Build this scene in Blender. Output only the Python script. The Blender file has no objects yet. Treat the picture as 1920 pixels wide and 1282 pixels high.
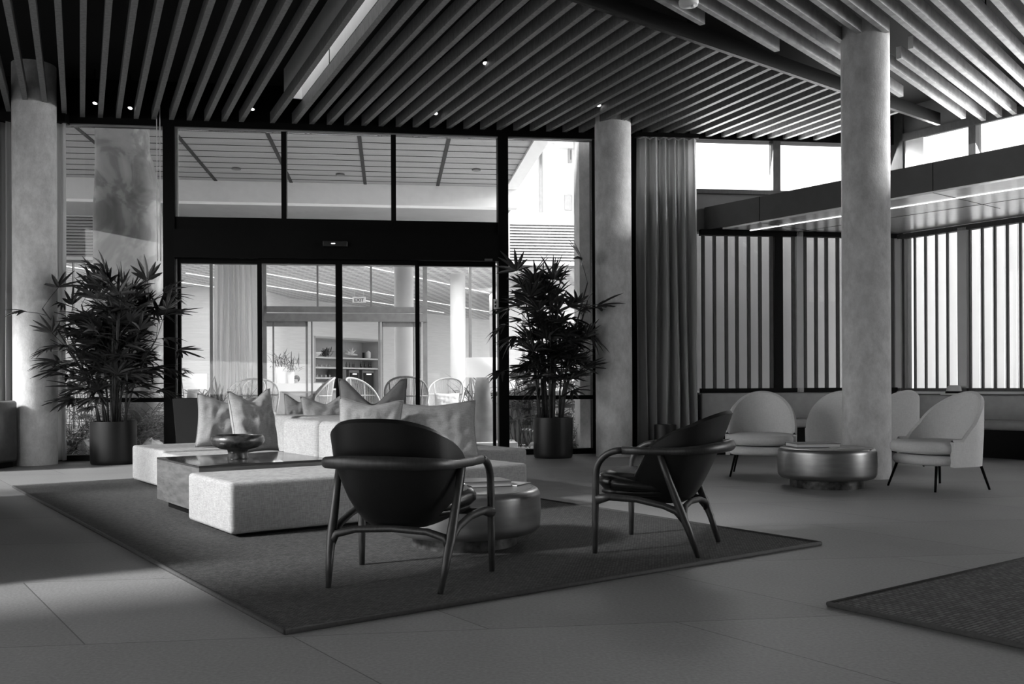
import bpy, bmesh, math, random
from mathutils import Vector, Matrix, noise
R = math.radians
PI = math.pi
C = bpy.context.scene.collection
random.seed(7)

# ------------------------------------------------------------------ camera
cam_d = bpy.data.cameras.new('camera'); cam = bpy.data.objects.new('camera', cam_d); C.objects.link(cam)
cam.location = (0, 0, .95); cam.rotation_euler = (R(90), .0045, 0)
cam_d.sensor_width = 36; cam_d.lens = 33.0; cam_d.shift_y = .0427; cam_d.clip_end = 400; cam_d.clip_start = .05
bpy.context.scene.camera = cam
# ------------------------------------------------------------------ world, sun, exposure
w = bpy.data.worlds.new('world'); bpy.context.scene.world = w; w.use_nodes = True
bg = w.node_tree.nodes['Background']; bg.inputs[0].default_value = (1, 1, 1, 1); bg.inputs[1].default_value = 1.0
vs = bpy.context.scene.view_settings
vs.view_transform = 'Standard'; vs.look = 'None'; vs.gamma = 1; vs.use_curve_mapping = False
vs.exposure = 1.8
def lamp(name, kind, loc, direction, energy, size=None, size_y=None, angle=None, spread=None):
    d = bpy.data.lights.new(name, kind); o = bpy.data.objects.new(name, d); C.objects.link(o)
    o.location = loc; o.rotation_euler = Vector(direction).to_track_quat('-Z', 'Y').to_euler(); d.energy = energy
    if kind == 'AREA':
        d.shape = 'RECTANGLE'; d.size = size; d.size_y = size_y or size
        if spread: d.spread = spread
    if angle is not None: d.angle = angle
    return o
SUN = lamp('sun', 'SUN', (-10, -6, 12), (math.cos(R(28)) * math.cos(R(29)), math.cos(R(28)) * math.sin(R(29)), -math.sin(R(28))), 2.0, angle=R(9))
# area lamps added as fill: one before the right window, one above the courtyard
lamp('right_fill', 'AREA', (11.9, 4.7, 2.0), (-.809, -.3, -.1), 105, 5.5, 2.0)
lamp('courtyard_fill', 'AREA', (6.5, 19.0, 9.5), (-.72, .1, -.6), 1000, 8.0, 8.0)
# sky light of the clerestory strips, in the plane of their glass
lamp('right_clerestory_daylight', 'AREA', (9.23, 8.84, 4.12), (-.6, -.44, -.67), 400, 11.0, .72, spread=R(150))
lamp('front_clerestory_daylight', 'AREA', (4.13, 13.53, 4.07), (.129, -.99, -.35), 30, 2.9, .66)
# ------------------------------------------------------------------ geometry of the place (camera-height scale, metres)
f, H = 1760., .95
def ray(px, py):
    u = (px - 960) / f; v = (723 - py) / f
    return u + .0045 * v, v - .0045 * u
def W(px, py, Y):
    X, Z = ray(px, py); return Vector((X * Y, Y, H + Z * Y))
def G(px, py, h=0.):
    X, Z = ray(px, py); Y = (h - H) / Z; return Vector((X * Y, Y, h))
TF = R(7.39); FU = Vector((math.cos(TF), math.sin(TF), 0)); FN = Vector((-math.sin(TF), math.cos(TF), 0)); F0 = Vector((-5.793, 12.201, 0))
def FS(s, n=0, z=0): return F0 + FU * s + FN * n + Vector((0, 0, z))
def FP(px, n=0., py=600):                      # s along the door facade (plane pushed n outward), and height
    X, Z = ray(px, py); Q = F0 + FN * n
    Y = (Q.x * math.sin(TF) - Q.y * math.cos(TF)) / (X * math.sin(TF) - math.cos(TF))
    P = Vector((X * Y, Y, 0)); return (P - Q).dot(FU), H + Z * Y
def S(px, n=0.): return FP(px, n)[0]
def Zf(px, py, n=0.): return FP(px, n, py)[1]
TG = R(36); AX = Vector((-math.sin(TG), math.cos(TG), 0)); BX = Vector((math.cos(TG), math.sin(TG), 0))
C0 = Vector((-1.742, 5.793, 0))
def AB(a, b, z=0): return C0 + AX * a + BX * b + Vector((0, 0, z))
K = Vector((5.629, 13.675, 0)); RU = Vector((.588, -.809, 0)); RN = Vector((.809, .588, 0))   # right wall from the corner towards the viewer
def RS(s, n=0, z=0): return K + RU * s + RN * n + Vector((0, 0, z))
def RPs(px, n=0., py=600):
    X, Z = ray(px, py); Q = K + RN * n
    # (X*Y-Qx)*RUy - (Y-Qy)*RUx = 0
    Y = (Q.x * RU.y - Q.y * RU.x) / (X * RU.y - RU.x)
    P = Vector((X * Y, Y, 0)); return (P - Q).dot(RU), H + Z * Y

# ------------------------------------------------------------------ materials
MATS = {}
def nodes(name):
    m = bpy.data.materials.new(name); m.use_nodes = True; nt = m.node_tree
    return m, nt, nt.nodes['Principled BSDF']
def mat(name, col, rough=.6, metal=0., var=.15, scale=8., bump=0., bscale=60., stretch=(1, 1, 1), spec=.5, sheen=0., detail=6, coord='Object'):
    if name in MATS: return MATS[name]
    m, nt, b = nodes(name); L = nt.links.new; N = nt.nodes.new
    tc = N('ShaderNodeTexCoord'); mp = N('ShaderNodeMapping'); mp.inputs['Scale'].default_value = stretch
    L(tc.outputs[coord], mp.inputs[0])
    nz = N('ShaderNodeTexNoise'); nz.inputs['Scale'].default_value = scale; nz.inputs['Detail'].default_value = detail
    if detail > 10: nz.inputs['Roughness'].default_value = .78
    L(mp.outputs[0], nz.inputs[0])
    cr = N('ShaderNodeValToRGB'); cr.color_ramp.elements[0].position = .3; cr.color_ramp.elements[1].position = .7
    a = col * (1 - var); c = min(1, col * (1 + var))
    cr.color_ramp.elements[0].color = (a, a, a, 1); cr.color_ramp.elements[1].color = (c, c, c, 1)
    L(nz.outputs[0], cr.inputs[0]); L(cr.outputs[0], b.inputs['Base Color'])
    b.inputs['Roughness'].default_value = rough; b.inputs['Metallic'].default_value = metal
    b.inputs['Specular IOR Level'].default_value = spec
    if sheen: b.inputs['Sheen Weight'].default_value = sheen
    if bump:
        n2 = N('ShaderNodeTexNoise'); n2.inputs['Scale'].default_value = bscale; n2.inputs['Detail'].default_value = 4
        L(mp.outputs[0], n2.inputs[0]); bp = N('ShaderNodeBump'); bp.inputs['Strength'].default_value = bump; bp.inputs['Distance'].default_value = .01
        L(n2.outputs[0], bp.inputs['Height']); L(bp.outputs[0], b.inputs['Normal'])
    MATS[name] = m; return m
def emis(name, s, col=1.):
    m, nt, b = nodes(name); b.inputs['Base Color'].default_value = (col, col, col, 1)
    b.inputs['Emission Color'].default_value = (1, 1, 1, 1); b.inputs['Emission Strength'].default_value = s
    MATS[name] = m; return m
def woven(name, col, scale=160., var=.25, rough=.9, bump=.5, dist=.004):
    m, nt, b = nodes(name); L = nt.links.new; N = nt.nodes.new
    tc = N('ShaderNodeTexCoord')
    w1 = N('ShaderNodeTexWave'); w1.bands_direction = 'X'; w1.inputs['Scale'].default_value = scale; w1.inputs['Distortion'].default_value = 1.5; w1.inputs['Detail Scale'].default_value = 3
    w2 = N('ShaderNodeTexWave'); w2.bands_direction = 'Z'; w2.inputs['Scale'].default_value = scale; w2.inputs['Distortion'].default_value = 1.5; w2.inputs['Detail Scale'].default_value = 3
    w3 = N('ShaderNodeTexWave'); w3.bands_direction = 'Y'; w3.inputs['Scale'].default_value = scale; w3.inputs['Distortion'].default_value = 1.5
    for q in (w1, w2, w3): L(tc.outputs['Object'], q.inputs[0])
    ad = N('ShaderNodeMath'); ad.operation = 'ADD'; L(w1.outputs['Fac'], ad.inputs[0]); L(w2.outputs['Fac'], ad.inputs[1])
    ad2 = N('ShaderNodeMath'); ad2.operation = 'ADD'; L(ad.outputs[0], ad2.inputs[0]); L(w3.outputs['Fac'], ad2.inputs[1])
    nz = N('ShaderNodeTexNoise'); nz.inputs['Scale'].default_value = 45; nz.inputs['Detail'].default_value = 8
    mp = N('ShaderNodeMapping'); mp.inputs['Scale'].default_value = (1, 1, .25); L(tc.outputs['Object'], mp.inputs[0]); L(mp.outputs[0], nz.inputs[0])
    m1 = N('ShaderNodeMath'); m1.operation = 'MULTIPLY_ADD'; m1.inputs[1].default_value = .12; L(ad2.outputs[0], m1.inputs[0]); L(nz.outputs[0], m1.inputs[2])
    cr = N('ShaderNodeValToRGB'); cr.color_ramp.elements[0].position = .45; cr.color_ramp.elements[1].position = .9
    a = col * (1 - var); c = min(1, col * (1 + var)); cr.color_ramp.elements[0].color = (a, a, a, 1); cr.color_ramp.elements[1].color = (c, c, c, 1)
    L(m1.outputs[0], cr.inputs[0]); L(cr.outputs[0], b.inputs['Base Color']); b.inputs['Roughness'].default_value = rough
    b.inputs['Sheen Weight'].default_value = .2; b.inputs['Specular IOR Level'].default_value = .2
    bp = N('ShaderNodeBump'); bp.inputs['Strength'].default_value = bump; bp.inputs['Distance'].default_value = dist
    L(m1.outputs[0], bp.inputs['Height']); L(bp.outputs[0], b.inputs['Normal'])
    MATS[name] = m; return m
def linen(name, col, var=.22, rough=.92):
    m, nt, b = nodes(name); L = nt.links.new; N = nt.nodes.new; tc = N('ShaderNodeTexCoord'); outs = []
    for sc_ in ((260, 260, 26), (26, 26, 260), (9, 9, 9)):
        mp = N('ShaderNodeMapping'); mp.inputs['Scale'].default_value = sc_; L(tc.outputs['Object'], mp.inputs[0])
        nz = N('ShaderNodeTexNoise'); nz.inputs['Scale'].default_value = 1; nz.inputs['Detail'].default_value = 4; L(mp.outputs[0], nz.inputs[0]); outs.append(nz.outputs[0])
    a1 = N('ShaderNodeMath'); a1.operation = 'ADD'; L(outs[0], a1.inputs[0]); L(outs[1], a1.inputs[1])
    a2 = N('ShaderNodeMath'); a2.operation = 'MULTIPLY_ADD'; a2.inputs[1].default_value = .25; L(outs[2], a2.inputs[0]); L(a1.outputs[0], a2.inputs[2])
    cr = N('ShaderNodeValToRGB'); cr.color_ramp.elements[0].position = .85; cr.color_ramp.elements[1].position = 1.0
    mr = N('ShaderNodeMapRange'); mr.inputs[1].default_value = .8; mr.inputs[2].default_value = 1.45; L(a2.outputs[0], mr.inputs[0])
    cr.color_ramp.elements[0].position = 0; a = col * (1 - var); c = min(1, col * (1 + var)); cr.color_ramp.elements[0].color = (a, a, a, 1); cr.color_ramp.elements[1].color = (c, c, c, 1)
    L(mr.outputs[0], cr.inputs[0]); L(cr.outputs[0], b.inputs['Base Color']); b.inputs['Roughness'].default_value = rough; b.inputs['Specular IOR Level'].default_value = .15
    bp = N('ShaderNodeBump'); bp.inputs['Strength'].default_value = .35; bp.inputs['Distance'].default_value = .003; L(a1.outputs[0], bp.inputs['Height']); L(bp.outputs[0], b.inputs['Normal'])
    MATS[name] = m; return m
def rugmat(name, col, sx, sy, ang):
    m, nt, b = nodes(name); L = nt.links.new; N = nt.nodes.new
    tc = N('ShaderNodeTexCoord'); mp = N('ShaderNodeMapping'); mp.inputs['Rotation'].default_value = (0, 0, -ang); L(tc.outputs['Object'], mp.inputs[0])
    br = N('ShaderNodeTexBrick'); br.inputs['Scale'].default_value = 1; br.inputs['Brick Width'].default_value = sx; br.inputs['Row Height'].default_value = sy
    br.inputs['Mortar Size'].default_value = sy * .22; br.inputs['Mortar Smooth'].default_value = 1; br.inputs['Bias'].default_value = 0
    br.inputs['Color1'].default_value = (col * 1.5,) * 3 + (1,); br.inputs['Color2'].default_value = (col * .75,) * 3 + (1,); br.inputs['Mortar'].default_value = (col * .2,) * 3 + (1,)
    L(mp.outputs[0], br.inputs[0])
    nz = N('ShaderNodeTexNoise'); nz.inputs['Scale'].default_value = 70; nz.inputs['Detail'].default_value = 5; L(mp.outputs[0], nz.inputs[0])
    mx = N('ShaderNodeMix'); mx.data_type = 'RGBA'; mx.blend_type = 'OVERLAY'; mx.inputs[0].default_value = .6
    L(br.outputs[0], mx.inputs[6]); L(nz.outputs[0], mx.inputs[7]); L(mx.outputs[2], b.inputs['Base Color'])
    b.inputs['Roughness'].default_value = .85; b.inputs['Specular IOR Level'].default_value = .3
    bp = N('ShaderNodeBump'); bp.inputs['Strength'].default_value = .8; bp.inputs['Distance'].default_value = .006; bp.invert = True
    L(br.outputs['Fac'], bp.inputs['Height']); L(bp.outputs[0], b.inputs['Normal'])
    MATS[name] = m; return m
def floormat():
    m, nt, b = nodes('stone floor'); L = nt.links.new; N = nt.nodes.new
    tc = N('ShaderNodeTexCoord')
    def dot(v):
        d = N('ShaderNodeVectorMath'); d.operation = 'DOT_PRODUCT'; d.inputs[1].default_value = v; L(tc.outputs['Object'], d.inputs[0]); return d.outputs['Value']
    def mth(op, x, y=None, z=None):
        q = N('ShaderNodeMath'); q.operation = op
        for i, val in enumerate((x, y, z)):
            if val is None: continue
            if isinstance(val, (int, float)): q.inputs[i].default_value = val
            else: L(val, q.inputs[i])
        return q.outputs[0]
    qa = mth('DIVIDE', mth('SUBTRACT', dot(tuple(FN)), .05), 1.2)
    row = mth('FLOOR', qa)
    qb = mth('ADD', mth('DIVIDE', mth('SUBTRACT', dot(tuple(BX)), .1), 1.32), mth('MULTIPLY', row, .5))
    def joint(q, t):
        fr = mth('FRACT', q); d = mth('MINIMUM', fr, mth('SUBTRACT', 1., fr)); return mth('LESS_THAN', d, t)
    j = mth('MAXIMUM', joint(qa, .0022), joint(qb, .002))
    tile = mth('FRACT', mth('MULTIPLY', mth('SINE', mth('ADD', mth('MULTIPLY', row, 12.99), mth('MULTIPLY', mth('FLOOR', qb), 78.2))), 437.5))
    n1 = N('ShaderNodeTexNoise'); n1.inputs['Scale'].default_value = 1.3; n1.inputs['Detail'].default_value = 8; L(tc.outputs['Object'], n1.inputs[0])
    n2 = N('ShaderNodeTexNoise'); n2.inputs['Scale'].default_value = 70; n2.inputs['Detail'].default_value = 10; L(tc.outputs['Object'], n2.inputs[0])
    v = mth('MULTIPLY_ADD', n1.outputs[0], .07, mth('MULTIPLY_ADD', n2.outputs[0], .24, mth('MULTIPLY_ADD', tile, .035, .075)))
    v = mth('MULTIPLY', v, mth('SUBTRACT', 1., mth('MULTIPLY', j, .6)))
    cb = N('ShaderNodeCombineColor'); [L(v, cb.inputs[i]) for i in range(3)]
    L(cb.outputs[0], b.inputs['Base Color']); L(mth('MULTIPLY_ADD', n2.outputs[0], .3, .42), b.inputs['Roughness'])
    b.inputs['Specular IOR Level'].default_value = .4
    bp = N('ShaderNodeBump'); bp.inputs['Strength'].default_value = .35; bp.inputs['Distance'].default_value = .004; L(n2.outputs[0], bp.inputs['Height']); L(bp.outputs[0], b.inputs['Normal'])
    MATS['floor'] = m; return m
def glassmat(name='window glass', tint=.93, refl=1.):
    m = bpy.data.materials.new(name); m.use_nodes = True; nt = m.node_tree; nt.nodes.clear(); N = nt.nodes.new; L = nt.links.new
    o = N('ShaderNodeOutputMaterial'); t = N('ShaderNodeBsdfTransparent'); t.inputs[0].default_value = (tint, tint, tint, 1)
    g = N('ShaderNodeBsdfGlossy'); g.inputs['Roughness'].default_value = .01; g.inputs[0].default_value = (refl, refl, refl, 1)
    fr = N('ShaderNodeFresnel'); fr.inputs[0].default_value = 1.35; mx = N('ShaderNodeMixShader')
    L(fr.outputs[0], mx.inputs[0]); L(t.outputs[0], mx.inputs[1]); L(g.outputs[0], mx.inputs[2]); L(mx.outputs[0], o.inputs[0])
    MATS[name] = m; return m
def clothmat(name, col, trans):
    m = bpy.data.materials.new(name); m.use_nodes = True; nt = m.node_tree; b = nt.nodes['Principled BSDF']; N = nt.nodes.new; L = nt.links.new
    b.inputs['Base Color'].default_value = (col, col, col, 1); b.inputs['Roughness'].default_value = .9
    t = N('ShaderNodeBsdfTranslucent'); t.inputs[0].default_value = (col, col, col, 1); mx = N('ShaderNodeMixShader'); mx.inputs[0].default_value = trans
    o = nt.nodes['Material Output']; L(b.outputs[0], mx.inputs[1]); L(t.outputs[0], mx.inputs[2]); L(mx.outputs[0], o.inputs[0])
    MATS[name] = m; return m
FLOOR = floormat(); GLASS = glassmat(); 
BLACK = mat('black metal', .003, .5, var=.1, spec=.12)
CONC = mat('concrete column', .56, .75, var=.3, scale=6, bump=.3, bscale=70, stretch=(1, 1, .7), detail=15)
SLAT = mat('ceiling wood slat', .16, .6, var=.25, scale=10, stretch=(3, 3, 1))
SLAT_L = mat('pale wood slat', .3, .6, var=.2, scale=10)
DARKCEIL = mat('black plenum', .002, .9, var=.1)
LINEN = linen('grey linen', .33, .3)
LINEN_D = linen('dark grey linen', .17, .12)
LINEN_P = linen('pillow linen', .29, .22)
LEATHER = mat('black leather', .006, .42, var=.2, scale=30, bump=.08, bscale=250)
LEATHER_S = mat('black leather seat', .01, .25, var=.2, scale=30, bump=.05, bscale=250)
OAK = mat('dark stained oak', .03, .42, var=.35, scale=14, stretch=(6, 6, 1), bump=.08, bscale=90)
DARKWOOD = mat('dark lacquered wood', .12, .24, var=.25, scale=6, stretch=(1, 1, 5))
DARKWOOD_T = mat('dark polished tabletop', .03, .13, var=.2, scale=6)
METAL = mat('brushed pewter', .32, .36, metal=.9, var=.12, scale=5, bump=.04, bscale=160, stretch=(1, 1, 6))
BRONZE = mat('patinated bronze', .07, .3, metal=.5, var=.7, scale=22, bump=.2, bscale=30)
POT = mat('matte black pot', .008, .42, var=.15)
LEAF = mat('dark palm leaf', .035, .32, var=.5, scale=6)
LEAF_L = mat('garden leaf', .16, .5, var=.6, scale=4)
LEAF_M = mat('mid garden leaf', .08, .5, var=.6, scale=4)
CANE = mat('palm cane', .04, .7, var=.4, scale=20)
SOIL = mat('soil', .02, .95, var=.4, scale=30, bump=.5)
WHITE = mat('white plaster', .8, .7, var=.03)
OFFW = mat('off white panel', .62, .6, var=.05, scale=2)
GREYP = mat('grey panel', .32, .6, var=.06, scale=2)
MIDG = mat('charcoal panel', .1, .5, var=.1, scale=4)
STEEL = mat('brushed soffit metal', .8, .28, metal=.75, var=.05)
VINYL = mat('grey vinyl', .3, .4, var=.1, bump=.05)
BOUCLE = linen('pale wool', .68, .1)
SCREEN = mat('dark screen wood', .05, .5, var=.25, scale=10, stretch=(4, 4, 1))
FIN = clothmat('pale screen fin', .85, .55)
CURT = clothmat('sheer grey curtain', .6, .5)
CURT_L = clothmat('white sheer curtain', .85, .5)
RATTAN = mat('pale rattan', .5, .5, var=.15, scale=30)
RATTAN_D = mat('brown rattan', .16, .5, var=.25, scale=30)
WOODW = mat('pale wood wall', .66, .6, var=.07, scale=3, stretch=(.4, .4, 8))
PAVE = mat('pale paving', .5, .8, var=.08, scale=2, bump=.1)
STONE = mat('garden stone', .45, .9, var=.35, scale=7, bump=.4, bscale=20)
SHADE = emis('white lampshade', .2, .8)
PAPER = mat('paper', .7, .8, var=.05)
SKIN = mat('skin', .45, .6, var=.05); HAIR = mat('dark hair', .03, .6, var=.3); SHIRT = mat('white shirt', .6, .9)
RUG = rugmat('woven charcoal rug', .078, .022, .011, TG); RUG2 = rugmat('woven charcoal runner', .1, .05, .02, TG)
BIND = mat('rug binding', .05, .8, var=.2, scale=60)
SPOT = emis('spot lens', 1.2); STRIP = emis('light strip', .7); LED = emis('status light', 1.5)

# ------------------------------------------------------------------ mesh helpers
class MB:
    def __init__(s): s.v = []; s.f = []
    def add(s, vs_, fs):
        o = len(s.v); s.v += [tuple(p) for p in vs_]; s.f += [tuple(i + o for i in q) for q in fs]; return s
    def box(s, x0, x1, y0, y1, z0, z1, M=None):
        P = [Vector((x, y, z)) for z in (z0, z1) for y in (y0, y1) for x in (x0, x1)]
        if M: P = [M @ p for p in P]
        return s.add(P, [(0, 2, 3, 1), (4, 5, 7, 6), (0, 1, 5, 4), (2, 6, 7, 3), (0, 4, 6, 2), (1, 3, 7, 5)])
    def fbox(s, s0, s1, n0, n1, z0, z1):        # box in the door-facade frame
        P = [FS(a, n, z) for z in (z0, z1) for n in (n0, n1) for a in (s0, s1)]
        return s.add(P, [(0, 2, 3, 1), (4, 5, 7, 6), (0, 1, 5, 4), (2, 6, 7, 3), (0, 4, 6, 2), (1, 3, 7, 5)])
    def rbox(s, s0, s1, n0, n1, z0, z1):        # box in the right-wall frame
        P = [RS(a, n, z) for z in (z0, z1) for n in (n0, n1) for a in (s0, s1)]
        return s.add(P, [(0, 1, 3, 2), (4, 6, 7, 5), (0, 4, 5, 1), (2, 3, 7, 6), (0, 2, 6, 4), (1, 5, 7, 3)])
    def beam(s, p, q, wd, ht, up=Vector((0, 0, 1))):   # square bar p->q, p/q at its bottom centre
        p = Vector(p); q = Vector(q); d = (q - p).normalized(); sd = d.cross(up).normalized() * wd / 2; u = sd.cross(d).normalized() * ht
        P = [p - sd, p + sd, p + sd + u, p - sd + u, q - sd, q + sd, q + sd + u, q - sd + u]
        return s.add(P, [(0, 1, 2, 3), (7, 6, 5, 4), (0, 4, 5, 1), (1, 5, 6, 2), (2, 6, 7, 3), (3, 7, 4, 0)])
    def prism(s, poly, z0, z1):
        n = len(poly); P = [(x, y, z0) for x, y in poly] + [(x, y, z1) for x, y in poly]
        return s.add(P, [tuple(range(n))[::-1], tuple(range(n, 2 * n))] + [(i, (i + 1) % n, n + (i + 1) % n, n + i) for i in range(n)])
    def tube(s, pts, rad, n=10, sx=1., sy=1., cap=True):
        pts = [Vector(p) for p in pts]; rr = rad if isinstance(rad, (list, tuple)) else [rad] * len(pts)
        rings = []; up = None
        for i, p in enumerate(pts):
            d = (pts[min(i + 1, len(pts) - 1)] - pts[max(i - 1, 0)]).normalized()
            if up is None: up = Vector((0, 0, 1)) if abs(d.z) < .9 else Vector((1, 0, 0))
            a = d.cross(up)
            if a.length < 1e-4: a = d.cross(Vector((1, 0, 0)))
            a.normalize(); b = a.cross(d).normalized(); up = b
            rings.append([p + (a * math.cos(2 * PI * k / n) * sx + b * math.sin(2 * PI * k / n) * sy) * rr[i] for k in range(n)])
        o = [q for r_ in rings for q in r_]; fs = []
        for i in range(len(pts) - 1):
            for k in range(n):
                fs.append((i * n + k, i * n + (k + 1) % n, (i + 1) * n + (k + 1) % n, (i + 1) * n + k))
        if cap: fs += [tuple(range(n))[::-1], tuple((len(pts) - 1) * n + k for k in range(n))]
        return s.add(o, fs)
    def lathe(s, prof, c=(0, 0, 0), n=48, cap=True):
        o = []; fs = []
        for r_, z in prof:
            o += [(c[0] + r_ * math.cos(2 * PI * k / n), c[1] + r_ * math.sin(2 * PI * k / n), c[2] + z) for k in range(n)]
        for i in range(len(prof) - 1):
            for k in range(n): fs.append((i * n + k, i * n + (k + 1) % n, (i + 1) * n + (k + 1) % n, (i + 1) * n + k))
        if cap: fs += [tuple(range(n))[::-1], tuple((len(prof) - 1) * n + k for k in range(n))]
        return s.add(o, fs)
    def grid(s, P, closed=False):
        r_, c_ = len(P), len(P[0]); o = [p for row in P for p in row]; fs = []
        for i in range(r_ - 1):
            for j in range(c_ - (0 if closed else 1)):
                fs.append((i * c_ + j, i * c_ + (j + 1) % c_, (i + 1) * c_ + (j + 1) % c_, (i + 1) * c_ + j))
        return s.add(o, fs)
    def build(s, name, m, parent=None, smooth=False, bevel=0., seg=3, solid=0., sub=0, origin=None, doubles=False):
        me = bpy.data.meshes.new(name)
        vv = s.v
        if origin is not None: ox = Vector(origin); vv = [tuple(Vector(p) - ox) for p in s.v]
        me.from_pydata(vv, [], s.f)
        bm = bmesh.new(); bm.from_mesh(me)
        if doubles: bmesh.ops.remove_doubles(bm, verts=bm.verts, dist=1e-4)
        bmesh.ops.recalc_face_normals(bm, faces=bm.faces)
        if bevel: bmesh.ops.bevel(bm, geom=list(bm.edges), offset=bevel, segments=seg, affect='EDGES', profile=.5, clamp_overlap=True)
        bm.to_mesh(me); bm.free()
        if smooth:
            for p in me.polygons: p.use_smooth = True
        o = bpy.data.objects.new(name, me); C.objects.link(o); me.materials.append(m)
        if origin is not None: o.location = origin
        if parent: o.parent = parent
        if smooth and (bevel or smooth == 'auto'):
            me.set_sharp_from_angle(angle=R(45))
        if solid: md = o.modifiers.new('thickness', 'SOLIDIFY'); md.thickness = solid; md.offset = 0
        if sub: md = o.modifiers.new('smooth', 'SUBSURF'); md.levels = sub; md.render_levels = sub
        return o
def tag(o, label, cat=None, group=None, kind=None):
    if label: o['label'] = label
    if cat: o['category'] = cat
    if group: o['group'] = group
    if kind: o['kind'] = kind
    return o
def struct(o, label=None): o['kind'] = 'structure'; (label and tag(o, label)); return o
def thing(name, label, cat, loc=(0, 0, 0), rz=0., group=None, kind=None):
    o = bpy.data.objects.new(name, None); C.objects.link(o); o.location = loc; o.rotation_euler = (0, 0, rz); o.empty_display_size = .1
    return tag(o, label, cat, group, kind)
def dup(root, loc, rz, label, group=None):
    r_ = root.copy(); C.objects.link(r_); r_.location = loc; r_.rotation_euler = (0, 0, rz); r_['label'] = label
    if group: r_['group'] = group
    for ch in list(root.children):
        c = ch.copy(); C.objects.link(c); c.parent = r_
        for g in list(ch.children):
            d = g.copy(); C.objects.link(d); d.parent = c
    return r_

# ================================================================== SETTING
# floor: one slab inside, paving outside
pl = FS(-9, 0); pr = K; far_r = RS(17, 0)
wl = [AX * t + BX * -3 for t in (-4, 15.2)]
inner = [(pl.x, pl.y), (pr.x, pr.y), (far_r.x, far_r.y), (12, -6.2), (-1.0, -6.2), (wl[0].x, wl[0].y), (wl[1].x, wl[1].y)]
inner_floor = MB().prism(inner, -.12, 0).build('floor', FLOOR); struct(inner_floor)
outer = MB().add([FS(-26, 0.02, -.1), FS(30, .02, -.1), FS(30, 60, -.1), FS(-26, 60, -.1), FS(-26, 0.02, -.02), FS(30, .02, -.02), FS(30, 60, -.02), FS(-26, 60, -.02)],
    [(3, 2, 1, 0), (4, 5, 6, 7), (0, 1, 5, 4), (1, 2, 6, 5), (2, 3, 7, 6), (3, 0, 4, 7)]).build('courtyard_ground', PAVE)
struct(outer); tag(outer, 'pale paved ground of the courtyard beyond the glass')
gm = MB().box(-70, 70, -60, 90, -.3, -.14).build('ground', mat('outdoor ground', .04, .9)); struct(gm)
sk_e0, sk_e1 = 2.365, 2.57        # skylight slot between slats, measured across the slats
TD = R(24.7); SD = Vector((-math.sin(TD), math.cos(TD), 0)); SE = Vector((math.cos(TD), math.sin(TD), 0))
# plenum ceiling with an open slot for the skylight
Zp = 4.95
def SP(e, d, z=0): return SE * e + SD * d + Vector((0, 0, z))
cb = MB()
def strip(e0, e1, d0, d1, z0=Zp, z1=Zp + .15):
    P = [SP(e, d, z) for z in (z0, z1) for d in (d0, d1) for e in (e0, e1)]
    cb.add(P, [(0, 2, 3, 1), (4, 5, 7, 6), (0, 1, 5, 4), (2, 6, 7, 3), (0, 4, 6, 2), (1, 3, 7, 5)])
def dfac(e):                                       # distance along slat at which it meets the facade line
    # point SE*e+SD*d on facade
    Q = SE * e - F0; return -(Q.dot(FN)) / SD.dot(FN)
ds_end = dfac(2.47) - .75
cb.prism([(p.x, p.y) for p in [SP(sk_e0, dfac(sk_e0) + .1), SP(sk_e0, -12), AX * -6 + BX * -3.05, AX * 17.2 + BX * -3.05]], Zp, Zp + .15)
cb.prism([(p.x, p.y) for p in [SP(sk_e1, dfac(sk_e1) + .1), K + RN * .1, RS(17, .1), Vector((14, -8, 0)), SP(sk_e1, -12)]], Zp, Zp + .15)
strip(sk_e0, sk_e1, ds_end, dfac(2.47) + .1); strip(sk_e0, sk_e1, -12, 2.)
ceiling = struct(cb.build('ceiling', DARKCEIL))
# skylight well
sw = MB()
for e in (sk_e0 - .02, sk_e1): 
    P = [SP(e + q, d, z) for z in (4.60, Zp + .16) for d in (2., ds_end) for q in (0, .02)]
    sw.add(P, [(0, 2, 3, 1), (4, 5, 7, 6), (0, 1, 5, 4), (2, 6, 7, 3), (0, 4, 6, 2), (1, 3, 7, 5)])
P = [SP(e, d, z) for z in (4.60, Zp + .16) for d in (ds_end, ds_end + .02) for e in (sk_e0, sk_e1)]
sw.add(P, [(0, 2, 3, 1), (4, 5, 7, 6), (0, 1, 5, 4), (2, 6, 7, 3), (0, 4, 6, 2), (1, 3, 7, 5)])
skw = thing('skylight', 'long white skylight slot cut between the dark ceiling slats', 'skylight', SP(2.47, 6, Zp)); skw['kind'] = 'structure'
o_ = sw.build('skylight_well', WHITE); o_.parent = skw; o_.matrix_parent_inverse = Matrix.Translation(-skw.location)
for dd in (5.9, 7.8, 10.2):
    o_ = MB().tube([SP(2.5, dd, Zp - .45), SP(2.5, dd, Zp + .5)], .004, 6).build('hanger_rod', BLACK); o_.parent = skw; o_.matrix_parent_inverse = Matrix.Translation(-skw.location)

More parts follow.
